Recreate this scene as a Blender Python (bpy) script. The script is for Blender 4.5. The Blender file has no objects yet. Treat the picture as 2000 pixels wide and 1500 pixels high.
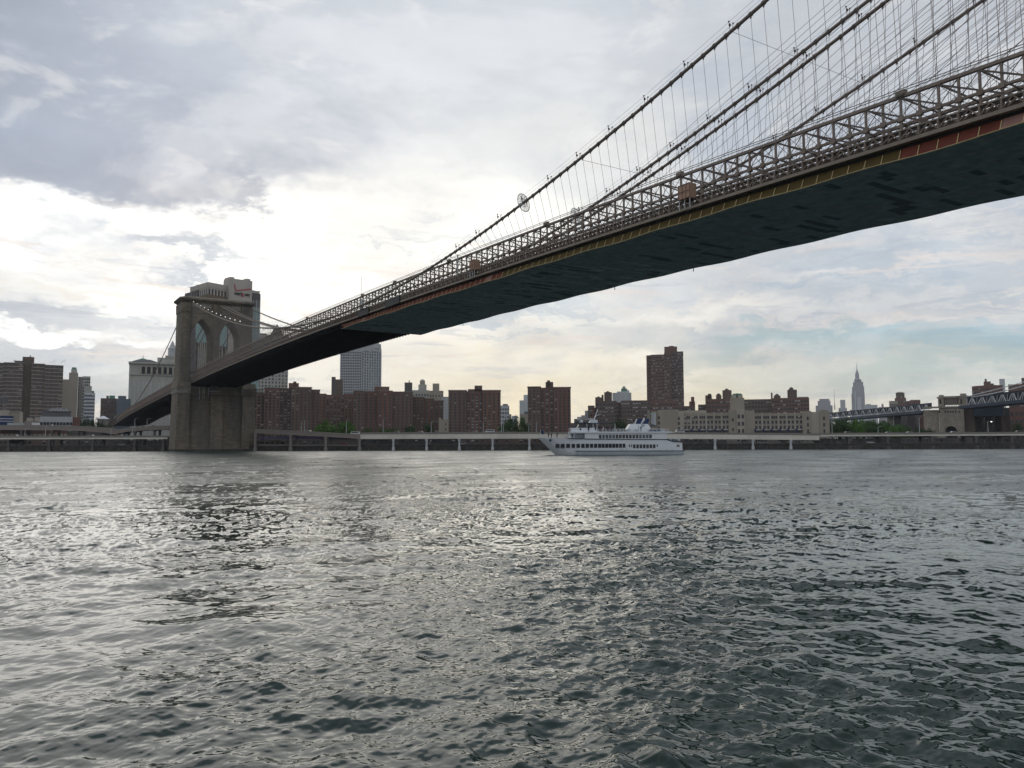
import bpy, math, random
import numpy as np
from mathutils import Vector, Matrix
random.seed(7)
C = bpy.context.scene.collection
S = bpy.context.scene
# ------------------------------------------------------------------ camera
CAM = np.array([469.35, -102.23, 3.29]); FPX = 1568.2
YAW, PIT, ROL = math.radians(32.70), math.radians(4.222), math.radians(-0.161)
F = np.array([-math.cos(YAW)*math.cos(PIT), math.sin(YAW)*math.cos(PIT), math.sin(PIT)])
R0 = np.array([math.sin(YAW), math.cos(YAW), 0.0]); U0 = np.cross(R0, F)
RR = R0*math.cos(ROL)+U0*math.sin(ROL); UU = -R0*math.sin(ROL)+U0*math.cos(ROL)
H = np.array([-math.cos(YAW), math.sin(YAW), 0.0])
cam = bpy.data.cameras.new('camera'); co = bpy.data.objects.new('camera', cam); C.objects.link(co)
cam.sensor_width = 36.0; cam.lens = 36.0*FPX/2000.0; cam.clip_start = 0.2; cam.clip_end = 30000
co.matrix_world = Matrix(((RR[0], UU[0], -F[0], CAM[0]), (RR[1], UU[1], -F[1], CAM[1]), (RR[2], UU[2], -F[2], CAM[2]), (0, 0, 0, 1)))
S.camera = co
def azel(u, v):
    d = F+RR*(u-1000)/FPX-UU*(v-750)/FPX; d /= np.linalg.norm(d)
    return math.atan2(d@R0, d@H), math.asin(d[2])
# ------------------------------------------------------------------ view
S.view_settings.view_transform = 'Standard'; S.view_settings.look = 'None'
S.view_settings.gamma = 1.0; S.view_settings.use_curve_mapping = False; S.view_settings.exposure = 0.0
S.cycles.max_bounces = 8; S.cycles.transparent_max_bounces = 8; S.cycles.use_denoising = True
try: S.cycles.denoiser = 'OPENIMAGEDENOISE'
except Exception: pass
# ------------------------------------------------------------------ world: thin Nishita sky behind broken cloud
SUN_AZ, SUN_EL = azel(470, 430)
sund = H*math.cos(SUN_AZ)*math.cos(SUN_EL)+R0*math.sin(SUN_AZ)*math.cos(SUN_EL)+np.array([0, 0, math.sin(SUN_EL)])
W = bpy.data.worlds.new('World'); S.world = W; W.use_nodes = True
nt = W.node_tree; nt.nodes.clear()
def N(t, **k):
    n = nt.nodes.new(t)
    for a, b in k.items(): setattr(n, a, b)
    return n
def setin(n, i, v):
    if hasattr(v, 'links') or isinstance(v, bpy.types.NodeSocket): nt.links.new(v, n.inputs[i])
    else: n.inputs[i].default_value = v
def M(op, a, b=0.0, c=0.0, clamp=False):
    n = N('ShaderNodeMath', operation=op, use_clamp=clamp)
    setin(n, 0, a); setin(n, 1, b)
    if op in ('MULTIPLY_ADD', 'SMOOTH_MIN'): setin(n, 2, c)
    return n.outputs[0]
def VM(op, a, b):
    n = N('ShaderNodeVectorMath', operation=op); setin(n, 0, a); setin(n, 1, b)
    return n.outputs['Value' if op == 'DOT_PRODUCT' else 'Vector']
def noise(vec, scale, detail=6, rough=0.55, dist=0.0):
    n = N('ShaderNodeTexNoise'); setin(n, 'Vector', vec); n.inputs['Scale'].default_value = scale
    n.inputs['Detail'].default_value = detail; n.inputs['Roughness'].default_value = rough; n.inputs['Distortion'].default_value = dist
    return n.outputs[0]
def mixc(f, a, b):
    n = N('ShaderNodeMix', data_type='RGBA'); setin(n, 0, f); setin(n, 6, a); setin(n, 7, b)
    return n.outputs[2]
tc = N('ShaderNodeTexCoord').outputs['Generated']
dz = N('ShaderNodeSeparateXYZ'); nt.links.new(tc, dz.inputs[0]); Z = dz.outputs[2]
az = M('ARCTAN2', VM('DOT_PRODUCT', tc, tuple(R0)), VM('DOT_PRODUCT', tc, tuple(H)))
el = M('ARCSINE', Z)
mp = N('ShaderNodeMapping'); nt.links.new(tc, mp.inputs[0]); mp.inputs['Scale'].default_value = (1, 1, 2.4)
w1 = noise(mp.outputs[0], 3.4, 9, 0.64); mp2 = N('ShaderNodeMapping'); nt.links.new(tc, mp2.inputs[0])
mp2.inputs['Location'].default_value = (5.3, 1.7, 9.1); mp2.inputs['Scale'].default_value = (1, 1, 2.2); w2 = noise(mp2.outputs[0], 3.8, 9, 0.64)
azw = M('ADD', az, M('MULTIPLY', M('SUBTRACT', w1, .5), .55)); elw = M('ADD', el, M('MULTIPLY', M('SUBTRACT', w2, .5), .26))
def blob(u, v, su, sv, warp=True):
    a0, e0 = azel(u, v); a, e = (azw, elw) if warp else (az, el)
    sa, se = su/FPX, sv/FPX
    x = M('MULTIPLY', M('SUBTRACT', a, a0), 1/sa); y = M('MULTIPLY', M('SUBTRACT', e, e0), 1/se)
    q = M('ADD', M('MULTIPLY', x, x), M('MULTIPLY', y, y))
    return M('EXPONENT', M('MULTIPLY', q, -0.5))
def ss(x, lo, hi): n = N('ShaderNodeMapRange', interpolation_type='SMOOTHSTEP'); setin(n, 0, x); n.inputs[1].default_value = lo; n.inputs[2].default_value = hi; return n.outputs[0]
# cloud plane coordinates for perspective streaks
dh = M('MAXIMUM', M('ADD', Z, .10), .05)
pl = N('ShaderNodeCombineXYZ'); sx = N('ShaderNodeSeparateXYZ'); nt.links.new(tc, sx.inputs[0])
setin(pl, 0, M('DIVIDE', sx.outputs[0], dh)); setin(pl, 1, M('DIVIDE', sx.outputs[1], dh))
st1 = noise(pl.outputs[0], 1.1, 8, 0.6, 0.4); st2 = noise(pl.outputs[0], 0.45, 6, 0.55, 0.2)
def srgb(r, g, b, k=1.0):
    f = lambda c: ((c/255)/12.92 if c/255 <= .04045 else ((c/255+.055)/1.055)**2.4)*k
    return (f(r), f(g), f(b), 1)
# base: grey-blue overhead, paler low down
r = N('ShaderNodeValToRGB'); setin(r, 0, M('MULTIPLY', el, 1.0)); cr = r.color_ramp
cr.elements[0].position = 0.0; cr.elements[0].color = srgb(222, 222, 212)
cr.elements[1].position = 1.0; cr.elements[1].color = srgb(168, 175, 187)
for p_, c_ in ((.05, srgb(206, 215, 216)), (.14, srgb(200, 210, 220)), (.26, srgb(206, 214, 224)), (.50, srgb(188, 198, 212))):
    e_ = cr.elements.new(p_); e_.color = c_
col = r.outputs[0]
# darker half of the sky, away from the low sun
back = M('MULTIPLY', M('ABSOLUTE', az), 1/math.pi); back = M('SMOOTH_MIN', M('MULTIPLY', back, 1.5), 1.0, .2)
col = mixc(back, col, srgb(190, 194, 202))
WH = srgb(255, 254, 249, 1.55); WHc = srgb(255, 251, 240, 1.14); DK = srgb(162, 171, 188); MD = srgb(188, 197, 210)
PK = srgb(232, 222, 220); CY = srgb(176, 214, 228); CREAM = srgb(252, 240, 212); 
for (u, v, su, sv, c_, k, wr) in (
    (480, 520, 560, 120, WHc, .6, True), (500, 455, 300, 75, WH, .7, False), (560, 430, 360, 85, WH, 1.0, True), (330, 400, 240, 90, WH, 1.0, True),
    (800, 300, 230, 120, WHc, .7, True), (110, 415, 150, 60, WH, .9, True), (1000, 520, 260, 90, WHc, .4, True),
    (470, 600, 240, 70, WH, .9, False), (740, 500, 220, 80, WHc, .6, True),
    (250, 130, 420, 150, DK, .95, True), (560, 130, 240, 90, MD, .6, True), (200, 330, 150, 60, DK, .95, True), (390, 370, 60, 55, DK, .8, True),
    (270, 290, 90, 90, DK, .7, True), (330, 500, 120, 12, MD, .7, True), (190, 490, 130, 22, MD, .5, True), (40, 600, 260, 22, MD, .8, True),
    (230, 690, 200, 18, MD, .8, True), (60, 650, 90, 16, WH, .9, True), (60, 730, 90, 10, MD, .5, True),
    (870, 60, 300, 120, srgb(214, 218, 224), .5, True), (1300, 120, 500, 160, srgb(218, 222, 227), .8, True),
    (1250, 300, 130, 60, WHc, .45, True), (1900, 120, 300, 200, srgb(203, 207, 214), .8, True),
    (1700, 560, 420, 55, srgb(205, 212, 220), .8, True), (1450, 620, 160, 30, srgb(228, 228, 228), .6, True), (1900, 620, 160, 14, PK, .6, True),
    (1590, 655, 130, 9, CY, .95, False), (1960, 672, 140, 26, CY, .4, True), (1560, 690, 200, 9, PK, .7, True), (1940, 680, 120, 26, CY, .4, True),
    (1000, 690, 260, 60, WHc, .7, True), (1150, 760, 200, 50, CREAM, .8, True), (880, 740, 200, 40, CREAM, .5, True), (1700, 745, 330, 22, srgb(206, 219, 214), .8, True),
    (1480, 790, 300, 22, srgb(245, 232, 208), .8, False), (1150, 790, 260, 40, srgb(255, 240, 205), .8, False), (1250, 700, 150, 10, WHc, .8, True), (1450, 500, 200, 14, srgb(226, 224, 224), .6, True), (1800, 500, 160, 10, srgb(228, 224, 222), .6, True), (1300, 610, 200, 12, WHc, .6, True), (1700, 630, 150, 8, PK, .7, True), (640, 740, 150, 24, WHc, .8, False)):
    g_ = blob(u, v, su, sv, wr)
    if wr and (c_ is DK or c_ is WH): g_ = ss(g_, .22, .78)
    col = mixc(M('MULTIPLY', g_, k), col, c_)
mp3 = N('ShaderNodeMapping'); nt.links.new(tc, mp3.inputs[0]); mp3.inputs['Location'].default_value = (2.1, 7.7, 3.2); mp3.inputs['Scale'].default_value = (1, 1, 2.6)
brk = noise(mp3.outputs[0], 3.0, 9, .60, .35); brk2 = noise(mp3.outputs[0], 6.5, 9, .62, .5)
lowm = M('SUBTRACT', 1.0, ss(el, .16, .34))
col = mixc(M('MULTIPLY', ss(brk, .50, .60), .30), col, srgb(246, 247, 248)); col = mixc(M('MULTIPLY', ss(brk, .47, .36), .32), col, srgb(166, 180, 202))
col = mixc(M('MULTIPLY', ss(brk2, .55, .66), .28), col, srgb(250, 248, 243, 1.05))
# long flat streaks low over the far bank
cs = N('ShaderNodeCombineXYZ'); setin(cs, 0, M('MULTIPLY', azw, 5.0)); setin(cs, 1, M('MULTIPLY', elw, 42.0)); cs2 = N('ShaderNodeCombineXYZ'); setin(cs2, 0, M('MULTIPLY', az, 7.0)); setin(cs2, 1, M('MULTIPLY', el, 70.0))
s1 = noise(cs.outputs[0], .8, 8, .6, .3); s2 = noise(cs2.outputs[0], .9, 8, .6, .6)
col = mixc(M('MULTIPLY', M('MULTIPLY', ss(s1, .50, .62), .62), lowm), col, srgb(246, 240, 232, 1.03)); col = mixc(M('MULTIPLY', M('MULTIPLY', ss(s1, .46, .34), .60), lowm), col, srgb(180, 197, 212))
col = mixc(M('MULTIPLY', M('MULTIPLY', ss(s2, .56, .66), .5), lowm), col, srgb(240, 226, 218, 1.03)); col = mixc(M('MULTIPLY', M('MULTIPLY', ss(s2, .43, .33), .45), lowm), col, srgb(182, 190, 204))
col = mixc(M('MULTIPLY', blob(1580, 656, 120, 8, True), .6), col, CY); col = mixc(M('MULTIPLY', blob(1960, 665, 110, 26, True), .45), col, CY)
col = mixc(M('MULTIPLY', blob(1700, 735, 300, 30, False), .45), col, srgb(205, 220, 214)); col = mixc(M('MULTIPLY', blob(1180, 770, 260, 60, False), .5), col, srgb(255, 240, 208, 1.05))
sr = M('MULTIPLY_ADD', M('SUBTRACT', st1, .5), .46, 1.02); sr2 = M('MULTIPLY_ADD', M('SUBTRACT', st2, .5), .38, 1.0)
fine = noise(mp.outputs[0], 9.0, 8, .62, .2)
sr3 = M('MULTIPLY_ADD', M('SUBTRACT', fine, .5), .18, 1.0)
tex = M('MULTIPLY', M('MULTIPLY', sr, sr2), sr3)
cmul = N('ShaderNodeVectorMath', operation='SCALE'); setin(cmul, 0, col); setin(cmul, 3, tex)
sky = N('ShaderNodeTexSky', sky_type='NISHITA'); sky.sun_disc = False; sky.sun_elevation = SUN_EL
sky.sun_rotation = math.atan2(sund[0], sund[1])
bg1 = N('ShaderNodeBackground'); nt.links.new(sky.outputs[0], bg1.inputs[0]); bg1.inputs[1].default_value = 0.06
bg2 = N('ShaderNodeBackground'); nt.links.new(cmul.outputs[0], bg2.inputs[0]); bg2.inputs[1].default_value = 1.0
ms = N('ShaderNodeMixShader'); gap = M('ADD', M('MULTIPLY', blob(1600, 655, 120, 8), .35), M('MULTIPLY', blob(1950, 700, 130, 26), .3))
setin(ms, 0, M('SUBTRACT', .94, gap)); nt.links.new(bg1.outputs[0], ms.inputs[1]); nt.links.new(bg2.outputs[0], ms.inputs[2])
wo = N('ShaderNodeOutputWorld'); nt.links.new(ms.outputs[0], wo.inputs[0])
W.cycles.sampling_method = 'MANUAL'; W.cycles.sample_map_resolution = 1024
sl = bpy.data.lights.new('sun', 'SUN'); sl.energy = 0.5; sl.angle = math.radians(50); sl.color = (1, .93, .82)
so = bpy.data.objects.new('sun', sl); C.objects.link(so); so.rotation_euler = Vector(tuple(-sund)).to_track_quat('-Z', 'Y').to_euler()
# ------------------------------------------------------------------ helpers
WATER_Z = -0.55; LAND_Z = 2.5
def pt(u, v, D):
    d = F+RR*(u-1000)/FPX-UU*(v-750)/FPX
    return CAM+d*D/(d@H)
def gp(u, D, z=LAND_Z):
    p = pt(u, 867, D); return Vector((p[0], p[1], z))
def zv(u, v, D): return float(pt(u, v, D)[2])
def dep(p): return (p[0]-CAM[0])*H[0]+(p[1]-CAM[1])*H[1]
class MB:
    def __init__(s): s.v = []; s.f = []
    def add(s, vs, fs):
        n = len(s.v); s.v += [tuple(v) for v in vs]; s.f += [tuple(i+n for i in f) for f in fs]; return s
    def box(s, x0, x1, y0, y1, z0, z1):
        return s.add([(x0, y0, z0), (x1, y0, z0), (x1, y1, z0), (x0, y1, z0), (x0, y0, z1), (x1, y0, z1), (x1, y1, z1), (x0, y1, z1)],
                     [(0, 3, 2, 1), (4, 5, 6, 7), (0, 1, 5, 4), (1, 2, 6, 5), (2, 3, 7, 6), (3, 0, 4, 7)])
    def prism(s, poly, z0, z1, top=None):
        n = len(poly); top = top or poly
        a = sum(poly[i][0]*poly[(i+1) % n][1]-poly[(i+1) % n][0]*poly[i][1] for i in range(n))
        if a < 0: poly = poly[::-1]; top = top[::-1]
        return s.add([(p[0], p[1], z0) for p in poly]+[(p[0], p[1], z1) for p in top],
                     [tuple(range(n))[::-1], tuple(range(n, 2*n))]+[(i, (i+1) % n, n+(i+1) % n, n+i) for i in range(n)])
    def beam(s, p, q, w, h=None, up=(0, 0, 1)):
        p = Vector(p); q = Vector(q); h = h or w; d = (q-p).normalized(); u = Vector(up)
        if abs(d.dot(u)) > .99: u = Vector((1, 0, 0))
        a = d.cross(u).normalized()*(w/2); b = a.cross(d).normalized()*(h/2)
        vs = [p-a-b, p+a-b, p+a+b, p-a+b, q-a-b, q+a-b, q+a+b, q-a+b]
        return s.add(vs, [(0, 1, 2, 3), (7, 6, 5, 4), (0, 4, 5, 1), (1, 5, 6, 2), (2, 6, 7, 3), (3, 7, 4, 0)])
    def tube(s, pts, r, n=6, caps=True):
        pts = [Vector(p) for p in pts]; rr = r if isinstance(r, (list, tuple)) else [r]*len(pts); vs = []; fs = []
        for i, p in enumerate(pts):
            d = (pts[min(i+1, len(pts)-1)]-pts[max(i-1, 0)]).normalized()
            u = Vector((0, 0, 1)) if abs(d.z) < .9 else Vector((1, 0, 0))
            a = d.cross(u).normalized(); b = a.cross(d)
            for k in range(n):
                t = 2*math.pi*k/n; vs.append(p+(a*math.cos(t)+b*math.sin(t))*rr[i])
        for i in range(len(pts)-1):
            for k in range(n):
                k2 = (k+1) % n; fs.append((i*n+k, i*n+k2, (i+1)*n+k2, (i+1)*n+k))
        if caps: fs += [tuple(range(n))[::-1], tuple(range((len(pts)-1)*n, len(pts)*n))]
        return s.add(vs, fs)
    def lathe(s, prof, n=10, c=(0, 0)):
        vs = []; fs = []
        for rad, z in prof:
            for k in range(n):
                t = 2*math.pi*k/n; vs.append((c[0]+rad*math.cos(t), c[1]+rad*math.sin(t), z))
        for i in range(len(prof)-1):
            for k in range(n):
                k2 = (k+1) % n; fs.append((i*n+k, i*n+k2, (i+1)*n+k2, (i+1)*n+k))
        fs += [tuple(range(n))[::-1], tuple(range((len(prof)-1)*n, len(prof)*n))]
        return s.add(vs, fs)
    def mesh(s, name, m):
        me = bpy.data.meshes.new(name); me.from_pydata(s.v, [], s.f); me.materials.append(m); me.update(); return me
    def build(s, name, m, parent=None, stuff=False, smooth=False):
        me = s.mesh(name, m)
        if smooth: me.polygons.foreach_set('use_smooth', [True]*len(me.polygons))
        return put(name, me, parent, stuff)
def put(name, me, parent=None, stuff=False, loc=None, rot=None):
    o = bpy.data.objects.new(name, me); C.objects.link(o)
    if parent: o.parent = parent
    if stuff: o['kind'] = 'stuff'
    if loc is not None: o.location = loc
    if rot is not None: o.rotation_euler = rot
    return o
def tag(o, label, cat, group=None):
    o['label'] = label; o['category'] = cat
    if group: o['group'] = group
    return o
def thing(name, label, cat, loc=(0, 0, 0), rot=0.0, group=None):
    o = bpy.data.objects.new(name, None); C.objects.link(o); o.location = loc; o.rotation_euler = (0, 0, rot)
    o.empty_display_size = .5
    return tag(o, label, cat, group)
def struct(name, mb, m):
    o = mb.build(name, m); o['kind'] = 'structure'; return o
def dup(root, loc, rot=0.0, label=None):
    def cp(o, par):
        c = o.copy(); C.objects.link(c)
        if par: c.parent = par
        for ch in kids.get(o.name, ()): cp(ch, c)
        return c
    kids = {}
    def walk(o):
        kids[o.name] = list(o.children)
        for ch in o.children: walk(ch)
    walk(root)
    r_ = cp(root, None); r_.location = loc; r_.rotation_euler = (0, 0, rot)
    if label: r_['label'] = label
    return r_
ROT = math.atan2(R0[1], R0[0])      # local x = to the right in view of the far bank, local y = away inland
# ------------------------------------------------------------------ materials
def mat(name, base, rough=.8, var=.25, scale=.5, metal=0.0, spec=.3, streak=False, brick=None, bump=0.0, kind2=None, k2=0.0):
    m = bpy.data.materials.new(name); m.use_nodes = True; t = m.node_tree; b = t.nodes['Principled BSDF']
    b.inputs['Roughness'].default_value = rough; b.inputs['Metallic'].default_value = metal; b.inputs['Specular IOR Level'].default_value = spec
    geo = t.nodes.new('ShaderNodeNewGeometry'); mpn = t.nodes.new('ShaderNodeMapping'); t.links.new(geo.outputs['Position'], mpn.inputs[0])
    mpn.inputs['Scale'].default_value = (1, 1, .25) if streak else (1, 1, 1)
    n = t.nodes.new('ShaderNodeTexNoise'); n.inputs['Scale'].default_value = scale; n.inputs['Detail'].default_value = 6; n.inputs['Roughness'].default_value = .65
    t.links.new(mpn.outputs[0], n.inputs[0])
    mr = t.nodes.new('ShaderNodeMapRange'); mr.inputs[1].default_value = .25; mr.inputs[2].default_value = .75
    mr.inputs[3].default_value = 1-var; mr.inputs[4].default_value = 1+var; t.links.new(n.outputs[0], mr.inputs[0])
    col = t.nodes.new('ShaderNodeRGB'); col.outputs[0].default_value = (*base, 1); src = col.outputs[0]
    if brick:
        # masonry courses from world height plus joints, in the wall's own plane
        bt = t.nodes.new('ShaderNodeTexBrick'); cx = t.nodes.new('ShaderNodeCombineXYZ'); sp = t.nodes.new('ShaderNodeSeparateXYZ')
        t.links.new(geo.outputs['Position'], sp.inputs[0]); ad = t.nodes.new('ShaderNodeMath'); t.links.new(sp.outputs[0], ad.inputs[0]); t.links.new(sp.outputs[1], ad.inputs[1])
        t.links.new(ad.outputs[0], cx.inputs[0]); t.links.new(sp.outputs[2], cx.inputs[1]); t.links.new(cx.outputs[0], bt.inputs[0])
        bt.inputs['Scale'].default_value = 1.0; bt.inputs['Brick Width'].default_value = brick[0]; bt.inputs['Row Height'].default_value = brick[1]
        bt.inputs['Mortar Size'].default_value = brick[2]; bt.inputs['Color1'].default_value = (*[c*1.18 for c in base], 1)
        bt.inputs['Color2'].default_value = (*[c*.78 for c in base], 1); bt.inputs['Mortar'].default_value = (*[c*.66 for c in base], 1)
        src = bt.outputs[0]
    if kind2:
        mx = t.nodes.new('ShaderNodeMix'); mx.data_type = 'RGBA'; n2 = t.nodes.new('ShaderNodeTexNoise'); n2.inputs['Scale'].default_value = scale*.35
        n2.inputs['Detail'].default_value = 5; t.links.new(mpn.outputs[0], n2.inputs[0])
        m2 = t.nodes.new('ShaderNodeMapRange'); m2.inputs[1].default_value = .48; m2.inputs[2].default_value = .62; m2.inputs[4].default_value = k2
        t.links.new(n2.outputs[0], m2.inputs[0]); t.links.new(m2.outputs[0], mx.inputs[0]); t.links.new(src, mx.inputs[6]); mx.inputs[7].default_value = (*kind2, 1); src = mx.outputs[2]
    sc = t.nodes.new('ShaderNodeVectorMath'); sc.operation = 'SCALE'; t.links.new(src, sc.inputs[0]); t.links.new(mr.outputs[0], sc.inputs[3])
    t.links.new(sc.outputs[0], b.inputs['Base Color'])
    if bump:
        bp = t.nodes.new('ShaderNodeBump'); bp.inputs['Strength'].default_value = bump; bp.inputs['Distance'].default_value = .2
        t.links.new(n.outputs[0], bp.inputs['Height']); t.links.new(bp.outputs[0], b.inputs['Normal'])
    return m
def emit(name, c, s):
    m = bpy.data.materials.new(name); m.use_nodes = True; b = m.node_tree.nodes['Principled BSDF']
    b.inputs['Base Color'].default_value = (*c, 1); b.inputs['Emission Color'].default_value = (*c, 1); b.inputs['Emission Strength'].default_value = s; return m
GRANITE = mat('granite', (.205, .172, .128), .9, .32, .22, streak=True, brick=(2.2, .75, .05), bump=.2, kind2=(.095, .10, .095), k2=.6)
GRANITE_L = mat('pale_granite', (.27, .255, .22), .9, .22, .4, brick=(2.2, .8, .05))
STEEL = mat('tan_steel', (.245, .20, .165), .6, .25, .8, kind2=(.19, .12, .09), k2=.4)
STEEL_D = mat('dark_steel', (.13, .105, .09), .6, .25, .8)
STEEL_L = mat('pale_steel', (.27, .225, .18), .6, .2, .8)
CABLE = mat('cable_wrap', (.25, .205, .17), .55, .2, 1.5)
WIRE = mat('wire_rope', (.20, .17, .15), .5, .1, 1.0)
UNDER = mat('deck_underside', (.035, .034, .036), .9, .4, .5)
SOFF = [mat('soffit_board_%s' % n_, c_, .85, .3, .6) for n_, c_ in (('slate', (.56, .60, .68)), ('teal', (.50, .58, .64)), ('grey', (.60, .62, .68)))]
SOFFD = mat('soffit_gap', (.28, .31, .37), .9, .2, .6)
OCHRE = mat('ochre_netting', (.085, .058, .014), .8, .25, 1.2)
RED = mat('red_netting', (.135, .034, .020), .8, .25, 1.2)
PALEPANEL = mat('pink_board', (.27, .15, .12), .8, .2, 1)
RAILY = mat('yellow_rail', (.62, .50, .26), .6, .1, 1)
PLY = mat('plywood', (.42, .28, .20), .8, .2, 1.5)
BRICKM = [mat('brick_wall_%s' % n_, c_, .9, .16, .12, streak=True, kind2=k_, k2=.35) for n_, c_, k_ in
          (('plum', (.180, .116, .094), (.15, .112, .09)), ('russet', (.190, .116, .090), (.17, .12, .095)), ('umber', (.165, .116, .094), (.18, .112, .086)),
           ('rose', (.19, .108, .088), (.17, .11, .09)), ('brown', (.150, .115, .098), (.13, .10, .09)))]
CONC = mat('concrete', (.26, .24, .22), .85, .18, .3, streak=True)
ANCH = mat('anchorage_stone', (.34, .30, .245), .9, .2, .3, streak=True, brick=(1.8, .7, .04))
ANCH_L = mat('pale_anchorage_stone', (.35, .31, .255), .9, .15, .3)
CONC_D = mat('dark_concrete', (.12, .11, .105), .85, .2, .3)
TAN = mat('tan_stone', (.34, .305, .25), .85, .12, .15, streak=True)
TAN_L = mat('light_tan_stone', (.41, .375, .315), .85, .12, .2)
LIME = mat('limestone', (.42, .42, .375), .85, .14, .2, streak=True)
GREY_B = mat('blue_grey_cladding', (.46, .485, .49), .6, .12, .2, streak=True)
PALE_B = mat('pale_cladding', (.52, .545, .56), .6, .1, .2)
WHITE = mat('white_paint', (.74, .76, .78), .4, .05, .5, spec=.5)
GLASS = mat('dark_glass', (.025, .03, .036), .15, .3, .4, spec=.6)
GLASS_B = mat('blue_glass', (.06, .09, .12), .15, .25, .3, spec=.6)
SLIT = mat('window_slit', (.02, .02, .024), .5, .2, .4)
BLIND = mat('window_blind', (.42, .42, .40), .7, .2, .6)
TEAL = mat('teal_netting', (.27, .40, .39), .8, .25, .3, streak=True)
GREENC = mat('copper_roof', (.12, .27, .20), .7, .2, .5)
ROOFG = mat('grey_roof', (.13, .13, .135), .8, .15, .4)
BARRIER = mat('barrier_concrete', (.25, .23, .205), .85, .12, .3)
GIRD = mat('cream_girder', (.72, .68, .60), .7, .10, .25, kind2=(.55, .52, .46), k2=.5)
GIRD_B = mat('brown_girder', (.28, .235, .215), .8, .12, .25)
PURP = mat('violet_girder', (.17, .16, .27), .8, .15, .25)
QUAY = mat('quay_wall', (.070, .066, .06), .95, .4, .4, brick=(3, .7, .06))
ASPH = mat('asphalt', (.05, .05, .05), .9, .2, .2)
LAND = mat('city_ground', (.06, .06, .055), .95, .3, .02)
BARK = mat('bark', (.06, .045, .035), .95, .3, 2)
LEAF = [mat('leaf_%s' % n_, c_, .7, .45, .35, spec=.2) for n_, c_ in (('bright', (.085, .185, .032)), ('mid', (.06, .12, .028)), ('dark', (.042, .078, .028)))]
MBLUE = mat('blue_steel', (.035, .055, .085), .6, .2, .4)
MPALE = mat('pale_blue_steel', (.58, .62, .64), .6, .12, .4)
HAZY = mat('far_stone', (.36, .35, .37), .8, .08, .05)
NAVY = mat('navy_paint', (.010, .032, .115), .4, .1, .5)
REDP = mat('red_paint', (.42, .05, .06), .5, .05, 1)
BLACKP = mat('black_paint', (.012, .012, .014), .5, .05, 1)
SKIN = mat('skin', (.40, .25, .18), .6, .05, 3)
LAMPW = emit('lamp_white', (1, .97, .9), 1.2)
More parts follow.
